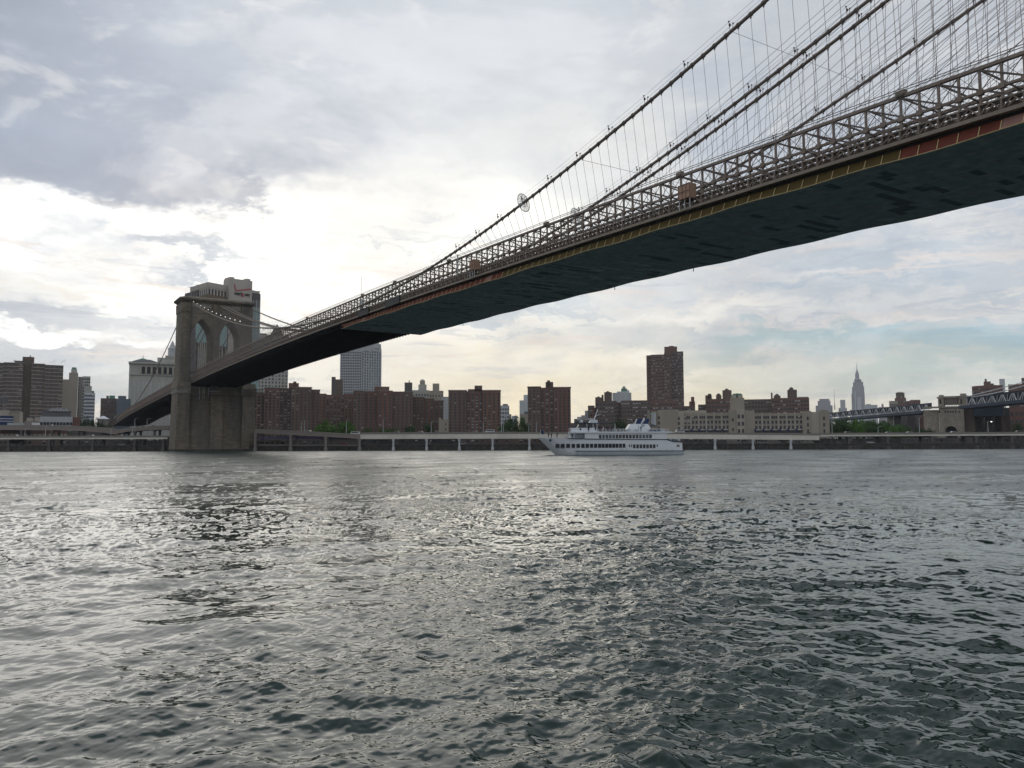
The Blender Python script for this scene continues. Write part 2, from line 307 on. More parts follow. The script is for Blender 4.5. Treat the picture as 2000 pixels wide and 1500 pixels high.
# ------------------------------------------------------------------ water
def make_water():
    rng = np.random.default_rng(5)
    ang = np.concatenate([np.linspace(-180, -38, 40)[:-1], np.linspace(-38, 38, 900), np.linspace(38, 180, 40)[1:-1]])*math.pi/180
    dep_inv = np.linspace(1/7.0, 1/900.0, 680)
    rad = np.concatenate([[1.0, 3.0, 5.0], 1/dep_inv, [1500, 4000, 12000]])
    A, Rd = np.meshgrid(ang, rad)
    # columns evenly spaced across the image plane direction
    x = CAM[0]+Rd*(H[0]*np.cos(A)+R0[0]*np.sin(A)); y = CAM[1]+Rd*(H[1]*np.cos(A)+R0[1]*np.sin(A))
    x = x.astype(np.float64); y = y.astype(np.float64)
    dr = np.gradient(rad)[:, None]*np.ones_like(A)
    # value noise for patches of ruffled and calm water
    def patch(X, Y, s, seed):
        g = np.random.default_rng(seed); q = np.zeros_like(X)
        for _ in range(9):
            th = g.uniform(0, math.tau); k = math.tau/(s*g.uniform(.6, 1.7)); q += np.sin(k*(X*math.cos(th)+Y*math.sin(th))+g.uniform(0, math.tau))
        return q/3.0
    P1 = 1/(1+np.exp(-1.6*(patch(x*1.0, y*1.0, 26, 3)+.7*patch(x, y, 7.5, 4))))
    h = np.zeros_like(x); sx_ = np.zeros_like(x); sy_ = np.zeros_like(x); ox = np.zeros_like(x); oy = np.zeros_like(x); lost = np.zeros_like(x)
    wind = math.atan2(-H[1], -H[0])+.25
    nW = 220
    lam = np.exp(rng.uniform(math.log(.11), math.log(7.0), nW))
    for L in lam:
        spread = .42 if L > 4 else (.75 if L > 1.2 else 1.1)
        th = wind+rng.normal(0, spread); k = math.tau/L
        slope = .0178*min(1.0, (L/.35)**.40)
        if L > 1.0: slope *= (1.0/L)**.42
        a = slope/k; ph = rng.uniform(0, math.tau)
        c, s_ = math.cos(th), math.sin(th)
        arg = k*(x*c+y*s_)+ph+.6*np.sin(x*.11*s_-y*.07*c+ph)
        mod = (.35+1.25*P1) if L < 1.3 else 1.0
        sn, cs = np.sin(arg), np.cos(arg)
        res = np.clip((L/(2.6*dr)-.6), 0, 1)
        h += a*mod*res*sn
        wk = np.clip(3.5*L/dr, .55, 1); lost += .5*(slope*mod)**2*(1-wk**2)
        sx_ += wk*slope*mod*cs*c; sy_ += wk*slope*mod*cs*s_
        ox += .9*a*mod*res*cs*c; oy += .9*a*mod*res*cs*s_
    far = np.clip((Rd-1200)/2000, 0, 1); h *= 1-far; near = np.clip((Rd-3)/3, 0, 1); h *= near
    X = x+ox*near; Y = y+oy*near; Zz = WATER_Z+h
    nr, nc = x.shape
    co_ = np.stack([X, Y, Zz], -1).reshape(-1, 3)
    i = np.arange(nr*nc).reshape(nr, nc); j = np.roll(i, -1, axis=1)
    q = np.stack([i[:-1], i[1:], j[1:], j[:-1]], -1).reshape(-1, 4)
    me = bpy.data.meshes.new('water'); me.vertices.add(len(co_)); me.vertices.foreach_set('co', co_.ravel().astype(np.float32))
    me.loops.add(q.size); me.loops.foreach_set('vertex_index', q.ravel().astype(np.int32))
    me.polygons.add(len(q)); me.polygons.foreach_set('loop_start', np.arange(0, q.size, 4, dtype=np.int32))
    me.polygons.foreach_set('use_smooth', np.ones(len(q), bool)); me.update(calc_edges=True); me.validate()
    nrm = np.stack([-sx_, -sy_, np.ones_like(sx_)], -1); nrm /= np.linalg.norm(nrm, axis=-1, keepdims=True)
    # orientation
    if me.polygons[len(q)//2].normal.z < 0: me.flip_normals()
    me.normals_split_custom_set_from_vertices(nrm.reshape(-1, 3).tolist())
    m = bpy.data.materials.new('river_water'); m.use_nodes = True; t = m.node_tree; b = t.nodes['Principled BSDF']
    b.inputs['Base Color'].default_value = (.012, .029, .022, 1); b.inputs['IOR'].default_value = 1.333; b.inputs['Specular IOR Level'].default_value = .5
    b.inputs['Roughness'].default_value = .06
    geo = t.nodes.new('ShaderNodeNewGeometry'); n = t.nodes.new('ShaderNodeTexNoise'); n.inputs['Scale'].default_value = 12; n.inputs['Detail'].default_value = 3
    t.links.new(geo.outputs['Position'], n.inputs[0]); bp = t.nodes.new('ShaderNodeBump'); bp.inputs['Strength'].default_value = .35; bp.inputs['Distance'].default_value = .008
    t.links.new(n.outputs[0], bp.inputs['Height']); t.links.new(bp.outputs[0], b.inputs['Normal'])
    at = me.attributes.new('ripple', 'FLOAT', 'POINT'); at.data.foreach_set('value', np.clip(np.sqrt(np.sqrt(lost+1e-7)), .06, .38).ravel().astype(np.float32))
    an_ = t.nodes.new('ShaderNodeAttribute'); an_.attribute_name = 'ripple'; t.links.new(an_.outputs['Fac'], b.inputs['Roughness'])
    me.materials.append(m)
    o = bpy.data.objects.new('water', me); C.objects.link(o); o['kind'] = 'structure'; o['label'] = 'choppy grey river under a cloudy evening sky'
make_water()
# land behind the quay
def vw(u_right, D, z):   # world point from metres right of view axis and depth
    p = CAM+H*D+R0*u_right; return (p[0], p[1], z)
QD = 452.0
mb = MB(); a_, b_, c_, d_ = vw(-9000, QD+6, 0), vw(9000, QD+6, 0), vw(9000, 14000, 0), vw(-9000, 14000, 0)
mb.prism([a_[:2], b_[:2], c_[:2], d_[:2]], WATER_Z-2.5, LAND_Z); struct('ground', mb, LAND)
# ================================================================== the suspension bridge
def Rd(X):
    if X >= -9: return 41.3-4.3*((X-243.15)/243.15)**2
    xs = [-340, -313, -243, -148, -61, -9]; zs = [20.9, 22.6, 27.1, 31.4, 35.0, 36.7]
    return float(np.interp(X, xs, zs))
kc = [-7.267, 1.08, 50.449, 2.673, 43.09]
def Zc(X):
    if X >= -4: return float(np.polyval(kc, (X-243)/243))
    t = (-4-X)/196.0
    return 83.6-(83.6-33.0)*(1.42*t-.42*t*t)
YS, YN = -12.8, 13.3
P = 2.286; X0 = 388.67
XP = [X0+i*P for i in range(-175, 42)]
XP = [x for x in XP if -9 < x < 482 and not abs(x) < 8.5]
XPL = [-9-P*i for i in range(1, 136)]
BR = thing('suspension_bridge', 'long stone-towered suspension bridge crossing the river above the ferry', 'bridge')
def Yc(k, X):   # cable lateral position
    return (-14.5, 0.0, 2.8, 17.2)[k]
# --- masonry tower
TW = MB()
tow = bpy.data.objects.new('stone_tower', None); C.objects.link(tow); tow.parent = BR
def gstone(name, polybot, z0, z1, polytop=None, m=GRANITE): return MB().prism(polybot, z0, z1, polytop).build(name, m, tow)
def rect(x0, x1, y0, y1): return [(x0, y0), (x1, y0), (x1, y1), (x0, y1)]
CY0 = -.5
# footing and lower shaft with buttresses
gstone('footing', rect(-9.6, 9.6, -21.9, 21.9), WATER_Z-4, WATER_Z+1.1, rect(-9.3, 9.3, -21.5, 21.5), QUAY); gstone('footing_step', rect(-9.25, 9.25, -21.4, 21.4), WATER_Z+1.1, WATER_Z+1.6)
gstone('lower_shaft', rect(-7.4, 7.4, -19.0, 19.0), WATER_Z+1.6, 35.0, rect(-6.6, 6.6, -17.6, 17.6))
for y0, y1 in ((-21.3, -14.2), (-3.4, 3.2), (13.6, 21.3)):
    gstone('buttress', rect(-9.2, 9.2, y0, y1), WATER_Z+1.6, 12.5, rect(-8.9, 8.9, y0+(.25 if y0 < -20 else 0), y1-(.25 if y1 > 20 else 0)))
    gstone('buttress', rect(-8.9, 8.9, y0+(.3 if y0 < -20 else .1), y1-(.3 if y1 > 20 else .1)), 12.5, 33.2, rect(-8.5, 8.5, y0+(.8 if y0 < -20 else .1), y1-(.8 if y1 > 20 else .1)))
for y0, y1 in ((-21.0, -13.9), (13.3, 21.0)):
    gstone('collar_band', rect(-8.9, 8.9, y0, y1), 30.8, 33.6, rect(-9.1, 9.1, y0-.15, y1+.1), GRANITE_L)
    gstone('string_course', rect(-9.4, 9.4, y0-.5, y1+.3), 33.6, 34.6, rect(-9.1, 9.1, y0-.2, y1+.2))
    gstone('string_course', rect(-8.9, 8.9, y0, y1), 34.6, 37.2, rect(-8.0, 8.0, y0+.5, y1-.2))
# upper shaft pierced by two pointed arches
def arch_pts(yc, hw, zs, za, n=9):
    L = [(yc-hw, zs)]; r_ = za-zs; rho = (r_*r_+hw*hw)/(2*hw)
    for i in range(1, n): q_ = r_*math.sin(i/n*math.pi/2)**1.1; L.append((yc+(rho-hw)-math.sqrt(rho*rho-q_*q_), zs+q_))
    L.append((yc, za)); L += [(2*yc-p, z) for p, z in L[:-1][::-1]]
    return L
AR = [(-8.75, 5.55), (6.35, 5.45)]; ZS, ZA, ZT = 61.0, 72.2, 78.0
yA, yB = -18.6, 17.9; ZD = 34.5
def tx(z): return 7.2-(z-34)/50*.7     # half thickness
def upper():
    m = MB(); ys = [yA]+[v for c, w in AR for v in (c-w, c+w)]+[yB]
    for i in (0, 2, 4):   # piers
        m.prism(rect(-tx(ZD), tx(ZD), ys[i], ys[i+1]), ZD, ZS, rect(-tx(ZS), tx(ZS), ys[i], ys[i+1]))
    m2 = MB(); x = 6.85
    for (c, w), (l, rr_) in zip(AR, ((yA, -1.2), (-1.2, yB))):
        A_ = arch_pts(c, w, ZS, ZA); n = len(A_)
        out = [(l, ZS)] + [(l+(rr_-l)*i/(n-1), ZT) for i in range(n)] + [(rr_, ZS)]
        for sx in (x, -x):
            vs = [(sx, *p) for p in A_]+[(sx, *p) for p in out[1:-1]]+[(sx, l, ZS), (sx, rr_, ZS)]
            fs = [(i, i+1, n+i+1, n+i) for i in range(n-1)]+[(0, n, 2*n), (n-1, 2*n+1, 2*n-1)]
            if sx > 0: fs = [f[::-1] for f in fs]
            m2.add(vs, fs)
        vs = [(x, *p) for p in A_]+[(-x, *p) for p in A_]
        m2.add(vs, [(i, n+i, n+i+1, i+1) for i in range(n-1)])
    m2.add([(x, yA, ZS), (x, yA, ZT), (-x, yA, ZT), (-x, yA, ZS)], [(0, 1, 2, 3)])
    m2.add([(x, yB, ZS), (x, yB, ZT), (-x, yB, ZT), (-x, yB, ZS)], [(3, 2, 1, 0)])
    m2.add([(x, yA, ZT), (x, yB, ZT), (-x, yB, ZT), (-x, yA, ZT)], [(0, 1, 2, 3)])
    m.build('pier', GRANITE, tow); m2.build('arch_wall', GRANITE, tow)
upper()
for y0, y1 in ((yA-1.1, -14.9), (-3.0, .7), (12.3, yB+.6)):
    gstone('buttress', rect(-8.0, 8.0, y0, y1), ZD+2.2, 75.6, rect(-7.5, 7.5, y0+.25, y1-.05))
    gstone('buttress_cap', rect(-7.8, 7.8, y0, y1+.1), 75.6, 80.6, rect(-8.1, 8.1, y0-.1, y1+.2))
for c, w in AR:    # moulded hood lines round each arch head
    A_ = arch_pts(c, w+.55, ZS, ZA+.9)
    MB().tube([(6.95, p, z) for p, z in A_], .28, 5).build('arch_moulding', GRANITE, tow)
    gstone('impost', rect(6.9, 7.35, c+w-.2, c+w+1.3), ZS-.6, ZS+.3)
gstone('string_course', rect(-7.3, 7.3, yA-.2, yB+.2), 75.4, 76.1)
gstone('frieze', rect(-7.0, 7.0, yA, yB), 78.0, 81.2)
gstone('frieze_panel', rect(-7.15, 7.15, -14.5, -3.4), 78.6, 80.6, m=GRANITE_L); gstone('frieze_panel', rect(-7.15, 7.15, 1.2, 12.0), 78.6, 80.6, m=GRANITE_L)
gstone('cornice', rect(-7.6, 7.6, yA-.9, yB+.7), 81.2, 82.4, rect(-9.3, 9.3, yA-2.1, yB+2.0))
gstone('cornice', rect(-9.4, 9.4, yA-2.2, yB+2.1), 82.4, 83.3)
gstone('cornice', rect(-8.9, 8.9, yA-1.7, yB+1.6), 83.3, 84.6, rect(-6.0, 6.0, yA+1.5, yB-1.5))
# scaffold poles and rails hanging by the deck at the tower
sc_ = MB()
for y in (-9.6, -7.8, -7.0, -5.0): sc_.tube([(9.7, y, 27.6+abs(y+9.6)*.25), (9.7, y, 34.2)], .12, 5)
sc_.tube([(9.7, -5, 32.2), (9.7, 1.5, 32.4)], .12, 5); sc_.build('scaffold_pole', PALE_B, tow)
MB().box(9.1, 10.9, -13.6, 14.5, 30.0, 30.4).build('work_ledge', STEEL_D, tow)
lad = MB()
for i in range(26):
    y = 14.2+i*.42; lad.tube([(9.8, y, 30.2+.6*random.random()), (9.8, y, 33.8)], .09, 4)
lad.tube([(9.8, 14, 33.6), (9.8, 25, 34.4)], .18, 4); lad.tube([(9.8, 14, 31.8), (9.8, 25, 32.6)], .14, 4); lad.build('scaffold_bay', STEEL_D, tow)
# --- deck
def ribbon(xs, y0, y1, zf0, zf1):
    m = MB(); n = len(xs); vs = []
    for x in xs:
        for y, zf in ((y0, zf0), (y1, zf0), (y1, zf1), (y0, zf1)): vs.append((x, y, zf(x)))
    fs = [(i*4+a, i*4+b, i*4+4+b, i*4+4+a) for i in range(n-1) for a, b in ((0, 1), (1, 2), (2, 3), (3, 0))]
    fs += [(3, 2, 1, 0), ((n-1)*4, (n-1)*4+1, (n-1)*4+2, (n-1)*4+3)]
    return m.add(vs, fs)
XS = list(np.arange(-340, -8, 8.3))+[-9]+list(np.arange(-4, 488, 4.0))
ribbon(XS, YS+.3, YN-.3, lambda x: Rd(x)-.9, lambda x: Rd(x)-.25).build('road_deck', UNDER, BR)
fb = MB()
for X in [x for x in XP if x < 236]: fb.box(X-.12, X+.12, YS+.35, YN-.35, Rd(X)-1.75, Rd(X)-.92)
for X in XPL[::2]: fb.box(X-.12, X+.12, YS+.35, YN-.35, Rd(X)-1.75, Rd(X)-.92)
for y in (-9, -5, -1, 3, 7, 11): fb.f or None; rb = ribbon(XS, y-.15, y+.15, lambda x: Rd(x)-1.5, lambda x: Rd(x)-.93); fb.add(rb.v, rb.f)
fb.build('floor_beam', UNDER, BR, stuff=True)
# --- four stiffening trusses
def truss(Y, name, light, posts_max, lo=-330, hi=482, label=None):
    T = bpy.data.objects.new(name, None); C.objects.link(T); T.parent = BR
    if label: T['label'] = label
    sgn = -1 if Y < 0 else 1
    ribbon(XS, Y-.22, Y+.22, lambda x: Rd(x)+5.1, lambda x: Rd(x)+5.48).build('top_chord', STEEL, T)
    ribbon(XS, Y-.18, Y+.18, lambda x: Rd(x)+2.42, lambda x: Rd(x)+2.70).build('middle_chord', STEEL, T)
    ribbon(XS, Y-.22, Y+.22, lambda x: Rd(x)+.75, lambda x: Rd(x)+1.1).build('bottom_chord', STEEL_D, T)
    if not light:
        ribbon(XS, Y-.55, Y+.25, lambda x: Rd(x)-.60, lambda x: Rd(x)-.16).build('edge_beam', STEEL_L, T)
        hr = MB()
        for dzr in (.45, .75):
            rb = ribbon(XS, Y-.05, Y+.02, lambda x: Rd(x)+5.5+dzr-.05, lambda x: Rd(x)+5.5+dzr+.03); hr.add(rb.v, rb.f)
        hr.build('hand_cable', WIRE, T)
    xs = [x for x in XP if lo < x < hi]
    xs.sort(key=lambda x: (x-CAM[0])**2 if x < 440 else 1e9)
    ind = set(xs[:posts_max]); rest = MB()
    for X in xs:
        z = Rd(X); w = .125 if not light else .08
        if X in ind:
            MB().box(-w, w, -w, w, -.1, 5.05).add([], []).build('post', STEEL, T).location = (X, Y, z)
        else: rest.box(X-w, X+w, Y-w, Y+w, z, z+5.05)
    for X in XPL: rest.box(X-.15, X+.15, Y-.15, Y+.15, Rd(X), Rd(X)+5.05)
    rest.build('far_post', STEEL, T, stuff=True)
    # gussets, heavy diagonals and thin crossed rods
    hd = MB(); rod = MB(); low = MB(); gus = MB(); allx = sorted(xs)
    for i, X in enumerate(allx[:-4]):
        z = Rd(X)
        if i % 2 == 0:
            X4 = X+4*P*.93; hd.beam((X, Y+.1*sgn, z+5.1), (X4, Y+.1*sgn, Rd(X4)+.9), *((.14, .20) if not light else (.08, .10)))
        X1 = X+P; z1 = Rd(X1)
        rod.beam((X, Y-.06, z+2.6), (X1, Y-.06, z1+5.1), .07); rod.beam((X, Y+.06, z+5.1), (X1, Y+.06, z1+2.6), .05)
        rod.beam((X, Y-.06, z+.9), (X1, Y-.06, z1+2.5), .06); rod.beam((X, Y+.06, z+2.5), (X1, Y+.06, z1+.9), .05)
        if not light:
            gus.box(X-.32, X+.32, Y-.26, Y+.26, z+2.25, z+2.85)
            # latticed lower edge truss and brackets
            low.beam((X, Y-.35, z-.1), (X+P/2, Y-.35, Rd(X+P/2)+1.0), .13); low.beam((X+P/2, Y-.35, Rd(X+P/2)+1.0), (X1, Y-.35, z1-.1), .13)
            low.box(X-.1, X+.1, Y-.5, Y-.2, z-.1, z+1.0)
            low.beam((X, Y-.35, z+1.0), (X, Y-1.0*0+.6, z+.2), .12); low.beam((X+.6, Y-.2, z+.1), (X+1.5, Y-.2, Rd(X+1.5)+.75), .18)
    if not light:
        rb = ribbon(XS, Y-.45, Y-.25, lambda x: Rd(x)+.95, lambda x: Rd(x)+1.12); low.add(rb.v, rb.f)
        rb = ribbon(XS, Y+.3, Y+.4, lambda x: Rd(x)-.2, lambda x: Rd(x)+.55); low.add(rb.v, rb.f)
        rb = ribbon(XS, Y+1.5*(-sgn), Y+1.6*(-sgn), lambda x: Rd(x)-.2, lambda x: Rd(x)+.85); low.add(rb.v, rb.f)
        rb = ribbon(XS, Y+1.0, Y+1.1, lambda x: Rd(x)+1.5, lambda x: Rd(x)+1.62); low.add(rb.v, rb.f)
        low.build('edge_lattice', STEEL, T, stuff=True); gus.build('gusset', STEEL, T, stuff=True)
    hd.build('heavy_diagonal', STEEL_D, T, stuff=True); rod.build('tie_rod', STEEL_D, T, stuff=True)
truss(YS, 'side_truss', False, 165, label='tan steel side truss facing the ferry')
truss(YN, 'side_truss', False, 110)
truss(-3.9, 'inner_truss', True, 12); truss(5.2, 'inner_truss', True, 12)
# raised promenade and railings
pr = ribbon(XS, -2.6, 4.0, lambda x: Rd(x)+3.1, lambda x: Rd(x)+3.35); pr.build('promenade', STEEL_D, BR)
rl = MB()
for y in (-2.6, 4.0, -11.6, 12.2):
    for dz_ in ((3.9, 4.4) if abs(y) < 5 else (.9, 1.5)):
        rb = ribbon(XS, y-.04, y+.04, lambda x: Rd(x)+dz_, lambda x: Rd(x)+dz_+.09); rl.add(rb.v, rb.f)
rl.build('railing', STEEL, BR, stuff=True)
xb = MB()     # overhead cross bracing between trusses
for i, X in enumerate(XP[::2]):
    z = Rd(X)+5.2; xb.beam((X, YS, z), (X, -3.9, z), .14, .2); xb.beam((X, 5.2, z), (X, YN, z), .14, .2)
xb.build('cross_strut', STEEL_D, BR, stuff=True)
# --- main cables, suspenders, stays
cab = []
for k in range(4):
    pts = [(x, Yc(k, x), Zc(x)) for x in list(np.arange(-200, -4, 9.0))+[-4]+list(np.arange(2, 486, 3.0))]
    if k in (0, 3): pts = [p for p in pts]
    o = MB().tube(pts, .27, 8).build('main_cable', CABLE, BR, smooth=True); cab.append(o)
cand = []
for k in range(4):
    for X in XP:
        if X < 12: continue
        zc, zb = Zc(X), Rd(X)+(5.4 if k in (0, 3) else 3.2)
        cand.append((0 if X > 438 else 1, -(zc-zb)/max(20, CAM[0]-X+60), k, X, zc, zb))
cand.sort(key=lambda t: (1-t[0], t[1])); rest = MB(); nind = 0
YT = (YS, -2.0, 4.0, YN)
for out, _, k, X, zc, zb in cand:
    y = Yc(k, X); m = MB()
    sl_ = (Zc(X+.5)-Zc(X-.5)); d = Vector((1, 0, sl_)).normalized()*.2
    m.tube([Vector((0, 0, zc))-d, Vector((0, 0, zc))+d], .35, 8)
    m.box(-.12, .12, -.06, .06, zc-.62, zc-.2)
    if zc-.6 > zb: m.tube([(0, 0, zc-.55), (0, YT[k]-y, zb)], .034, 4, False)
    if nind < 300 and out: m.build('suspender', WIRE, BR).location = (X, y, 0); nind += 1
    else: rest.add([(v[0]+X, v[1]+y, v[2]) for v in m.v], m.f)
rest.build('far_suspender', WIRE, BR, stuff=True)
for k in range(4):
    for i in range(1, 27):
        X = 486-8-i*4.572; MB().tube([(486, Yc(k, 486), 83.5), (X, YT[k], Rd(X)+(5.3 if k in (0, 3) else 3.3))], .034, 4, False).build('stay_cable', WIRE, BR)
st_ = MB()
for k in range(4):
    for i in range(1, 25):
        X = 8+i*4.572; st_.tube([(4, Yc(k, 0), 80.5), (X, YT[k], Rd(X)+(5.3 if k in (0, 3) else 3.3))], .016, 3, False)
    for i in range(2, 16):
        X = -8-i*9; st_.tube([(-4, Yc(k, 0), 80.5), (X, YT[k], Rd(X)+5)], .012, 3, False)
st_.build('far_stay_cable', WIRE, BR, stuff=True)
# bracing ropes slung between the cables, hand ropes and lamp stanchions
for X in (391.9, 355.6):
    MB().tube([(X, Yc(k, X), Zc(X)) for k in range(4)], .035, 4).build('sway_rope', WIRE, BR)
hrp = MB()
for k in range(4):
    for dy in (-.45, .45):
        hrp.tube([(x, Yc(k, x)+dy, Zc(x)+1.25) for x in np.arange(230, 486, 6.0)], .02, 3, False)
hrp.build('hand_rope', WIRE, BR, stuff=True)
for k in range(4):
    X = X0+P*1.4-40*P*3
    for j in range(-9, 7):
        X = 391.9+j*9.144*(-1 if False else 1)
        if X < 236 or X > 470: continue
        m = MB(); 
        for dy in (-.45, .45): m.tube([(0, dy*.5, 0), (0, dy, 1.3)], .05, 4); m.box(-.09, .09, dy-.09, dy+.09, 1.25, 1.42)
        m.lathe([(.05, .55), (.16, .65), (.18, .85), (.10, 1.0)], 6, (.12, -.4)); m.build('lamp_stanchion', STEEL_D, BR).location = (X, Yc(k, X), Zc(X))
for k in (0, 1, 3):
    for j in range(12):
        X = 13+j*9.144 if k == 0 else 60+j*9.144
        m = MB(); m.tube([(0, 0, 0), (0, 0, 1.3)], .06, 4); m.build('stanchion', STEEL_D, BR).location = (X, Yc(k, X), Zc(X))
        if k == 0: MB().lathe([(.06, 1.2), (.17, 1.3), (.17, 1.5), (.06, 1.6)], 6).build('cable_lamp', LAMPW, BR).location = (X, Yc(k, X), Zc(X))
# --- suspended work platform under the deck
PLAT0 = 233.0; Zp = lambda x: Rd(x)-2.42+.10*math.sin(x*.34)+.06*math.sin(x*.13+1)
NR = 20; ys = [YS-.45+i*(YN-YS+.9)/NR for i in range(NR+1)]; PW = P/2; px = [PLAT0+i*P for i in range(int((486-PLAT0)/P))]; pxs = [PLAT0+i*PW for i in range(int((486-PLAT0)/PW))]
cand = []
for i, x in enumerate(pxs):
    for j in range(NR):
        yc_ = (ys[j]+ys[j+1])/2; d = (x-CAM[0])*H[0]+(yc_-CAM[1])*H[1]; rt = (x-CAM[0])*R0[0]+(yc_-CAM[1])*R0[1]
        vis = d > 20 and rt/d < .66; cand.append((0 if vis else 1, (x-CAM[0])**2+(yc_-CAM[1])**2, i, j))
cand.sort(); restm = [MB(), MB(), MB()]; restd = MB(); random.seed(3); dark = set()
for _ in range(120):
    j0 = random.randrange(1, NR-1); i0 = random.choice(range(0, len(pxs))); L = random.choice((2, 2, 3, 4, 6))
    for q in range(L):
        if j0+q < NR-1: dark.add((i0, j0+q))
SOFF.append(mat('soffit_board_pale', (.76, .80, .84), .85, .2, .6)); restm.append(MB()); pale = set()
for _ in range(46):
    j0 = random.randrange(1, NR-1); i0 = random.randrange(55, 105)
    for q in range(random.choice((2, 3, 4, 6))): pale.add((i0, j0+q))
for rank, (_, dd, i, j) in enumerate(cand):
    x0_, x1_ = pxs[i]+.02, pxs[i]+PW-.02; y0_, y1_ = ys[j]+.06, ys[j+1]-.06; dk = (i, j) in dark
    t = random.uniform(-.012, .012)+(.05 if dk else 0); zc0, zc1 = Zp(pxs[i])+t, Zp(pxs[i]+PW)+t
    mi = random.choice((0, 0, 1, 2)); m = MB(); mi = 3 if (i, j) in pale and not dk else mi
    m.add([(0, 0, zc0), (x1_-x0_, 0, zc1), (x1_-x0_, y1_-y0_, zc1), (0, y1_-y0_, zc0), (0, 0, zc0+.05), (x1_-x0_, 0, zc1+.05), (x1_-x0_, y1_-y0_, zc1+.05), (0, y1_-y0_, zc0+.05)],
          [(0, 3, 2, 1), (4, 5, 6, 7), (0, 1, 5, 4), (1, 2, 6, 5), (2, 3, 7, 6), (3, 0, 4, 7)])
    if rank < 300: m.build('soffit_panel', SOFFD if dk else SOFF[mi], BR).location = (x0_, y0_, 0)
    else: (restd if dk else restm[mi]).add([(v[0]+x0_, v[1]+y0_, v[2]) for v in m.v], m.f)
for q, m in enumerate(restm): m.build('far_soffit_panel', SOFF[q], BR, stuff=True)
restd.build('far_soffit_panel', SOFFD, BR, stuff=True)
xp = [PLAT0]+px
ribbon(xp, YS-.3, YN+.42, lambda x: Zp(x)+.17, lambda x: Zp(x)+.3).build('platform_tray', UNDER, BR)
# skirt of netting panels between yellow rails
for side, Y in ((-1, YS-.5), (1, YN+.5)):
    if side < 0:
        ns = 0
        for i, x in enumerate(px):
            if x > 470: break
            z0, z1 = Zp(x), Zp(x+P); top0, top1 = Rd(x)-.98, Rd(x+P)-.98
            if i == 0: z0 = Rd(x)-1.3
            isred = x < 326 or 415 < x; mm = RED if isred else OCHRE
            if int(x) in (247, 249, 319, 320, 321, 426, 427, 428): mm = PALEPANEL
            m = MB().add([(.04, 0, z0+.05), (P-.04, 0, z1+.05), (P-.04, .75, top1), (.04, .75, top0), (.04, .06, z0+.05), (P-.04, .06, z1+.05), (P-.04, .81, top1), (.04, .81, top0)],
                         [(0, 1, 2, 3), (7, 6, 5, 4), (0, 4, 5, 1), (1, 5, 6, 2), (2, 6, 7, 3), (3, 7, 4, 0)])
            m.build('skirt_panel', mm, BR).location = (x, Y, 0)
            MB().beam((0, -.05, z0), (0, .5, z0+(top0-z0)*.85), .07).build('skirt_post', RAILY, BR).location = (x, Y, 0)
    rb = MB().tube([(x, Y-.08, Zp(x)) for x in px], .055, 4); rb.build('skirt_rail', RAILY if side < 0 else SOFFD, BR)
# brackets below the platform's far edge, dark patches on the beam
for x in (331.8, 356.0, 262.0): MB().beam((x, YN+.3, Zp(x)-.7), (x, YN+.3, Zp(x)+.2), .12).build('hanging_bracket', STEEL_D, BR)
for x0_, x1_ in ((247, 255), (267, 276)):
    MB().box(x0_, x1_, YS-.75, YS-.56, Rd(x0_)-.75, Rd(x0_)+1.2).build('dark_tarp', BLACKP, BR)
# top-chord boxes (things standing on the bridge)
for i, (u, v) in enumerate(((1760, 182), (1328, 340), (1067, 440), (877, 514), (771, 553), (708, 580), (600, 622))):
    d = F+RR*(u-1000)/FPX-UU*(v-750)/FPX; t = (YS-CAM[1])/d[1]; X = CAM[0]+t*d[0]
    near_ = ('nearest the frame edge where the stays crowd', 'above the larger plywood shed', 'between the two round cable guards and the shed', 'where the near cable crosses the truss',
             'third box beyond the cable crossing', 'beside the thin mast', 'nearest the stone tower')[i]
    o = thing('junction_box', 'grey steel box on the top chord, '+near_, 'equipment box', (X, YS, Rd(X)+5.5), 0, 'boxes on the near truss')
    MB().prism(rect(-.62, .62, -.3, .3), 0, .32).prism(rect(-.68, .68, -.35, .35), .32, .52, rect(-.5, .5, -.25, .25)).build('casing', STEEL_L, o)
    MB().box(-.5, .5, -.4, .2, -.3, 0).build('bracket', STEEL_D, o)
# plywood sheds
for (X, w_, lab) in ((381.6, 1.2, 'larger plywood shed with batten front hung on the near truss'), (315.9, 1.05, 'smaller plywood shed hung on the truss near the red netting')):
    o = thing('plywood_shed', lab, 'shed', (X, YS-.9, Rd(X)), 0, 'plywood sheds on the bridge side')
    MB().box(-w_, w_, -.55, .9, .9, 3.2).build('box_body', PLY, o)
    fr = MB()
    for x in (-w_, -w_*.33, w_*.33, w_): fr.box(x-.06, x+.06, -.62, -.56, .9, 3.2)
    for z in (.9, 2.0, 3.1): fr.box(-w_, w_, -.64, -.58, z, z+.1)
    fr.build('batten', PALEPANEL, o)
    for x in (-w_+.1, 0, w_-.1): MB().box(x-.05, x+.05, -.5, -.4, -.7, .9).build('leg', PALE_B, o)
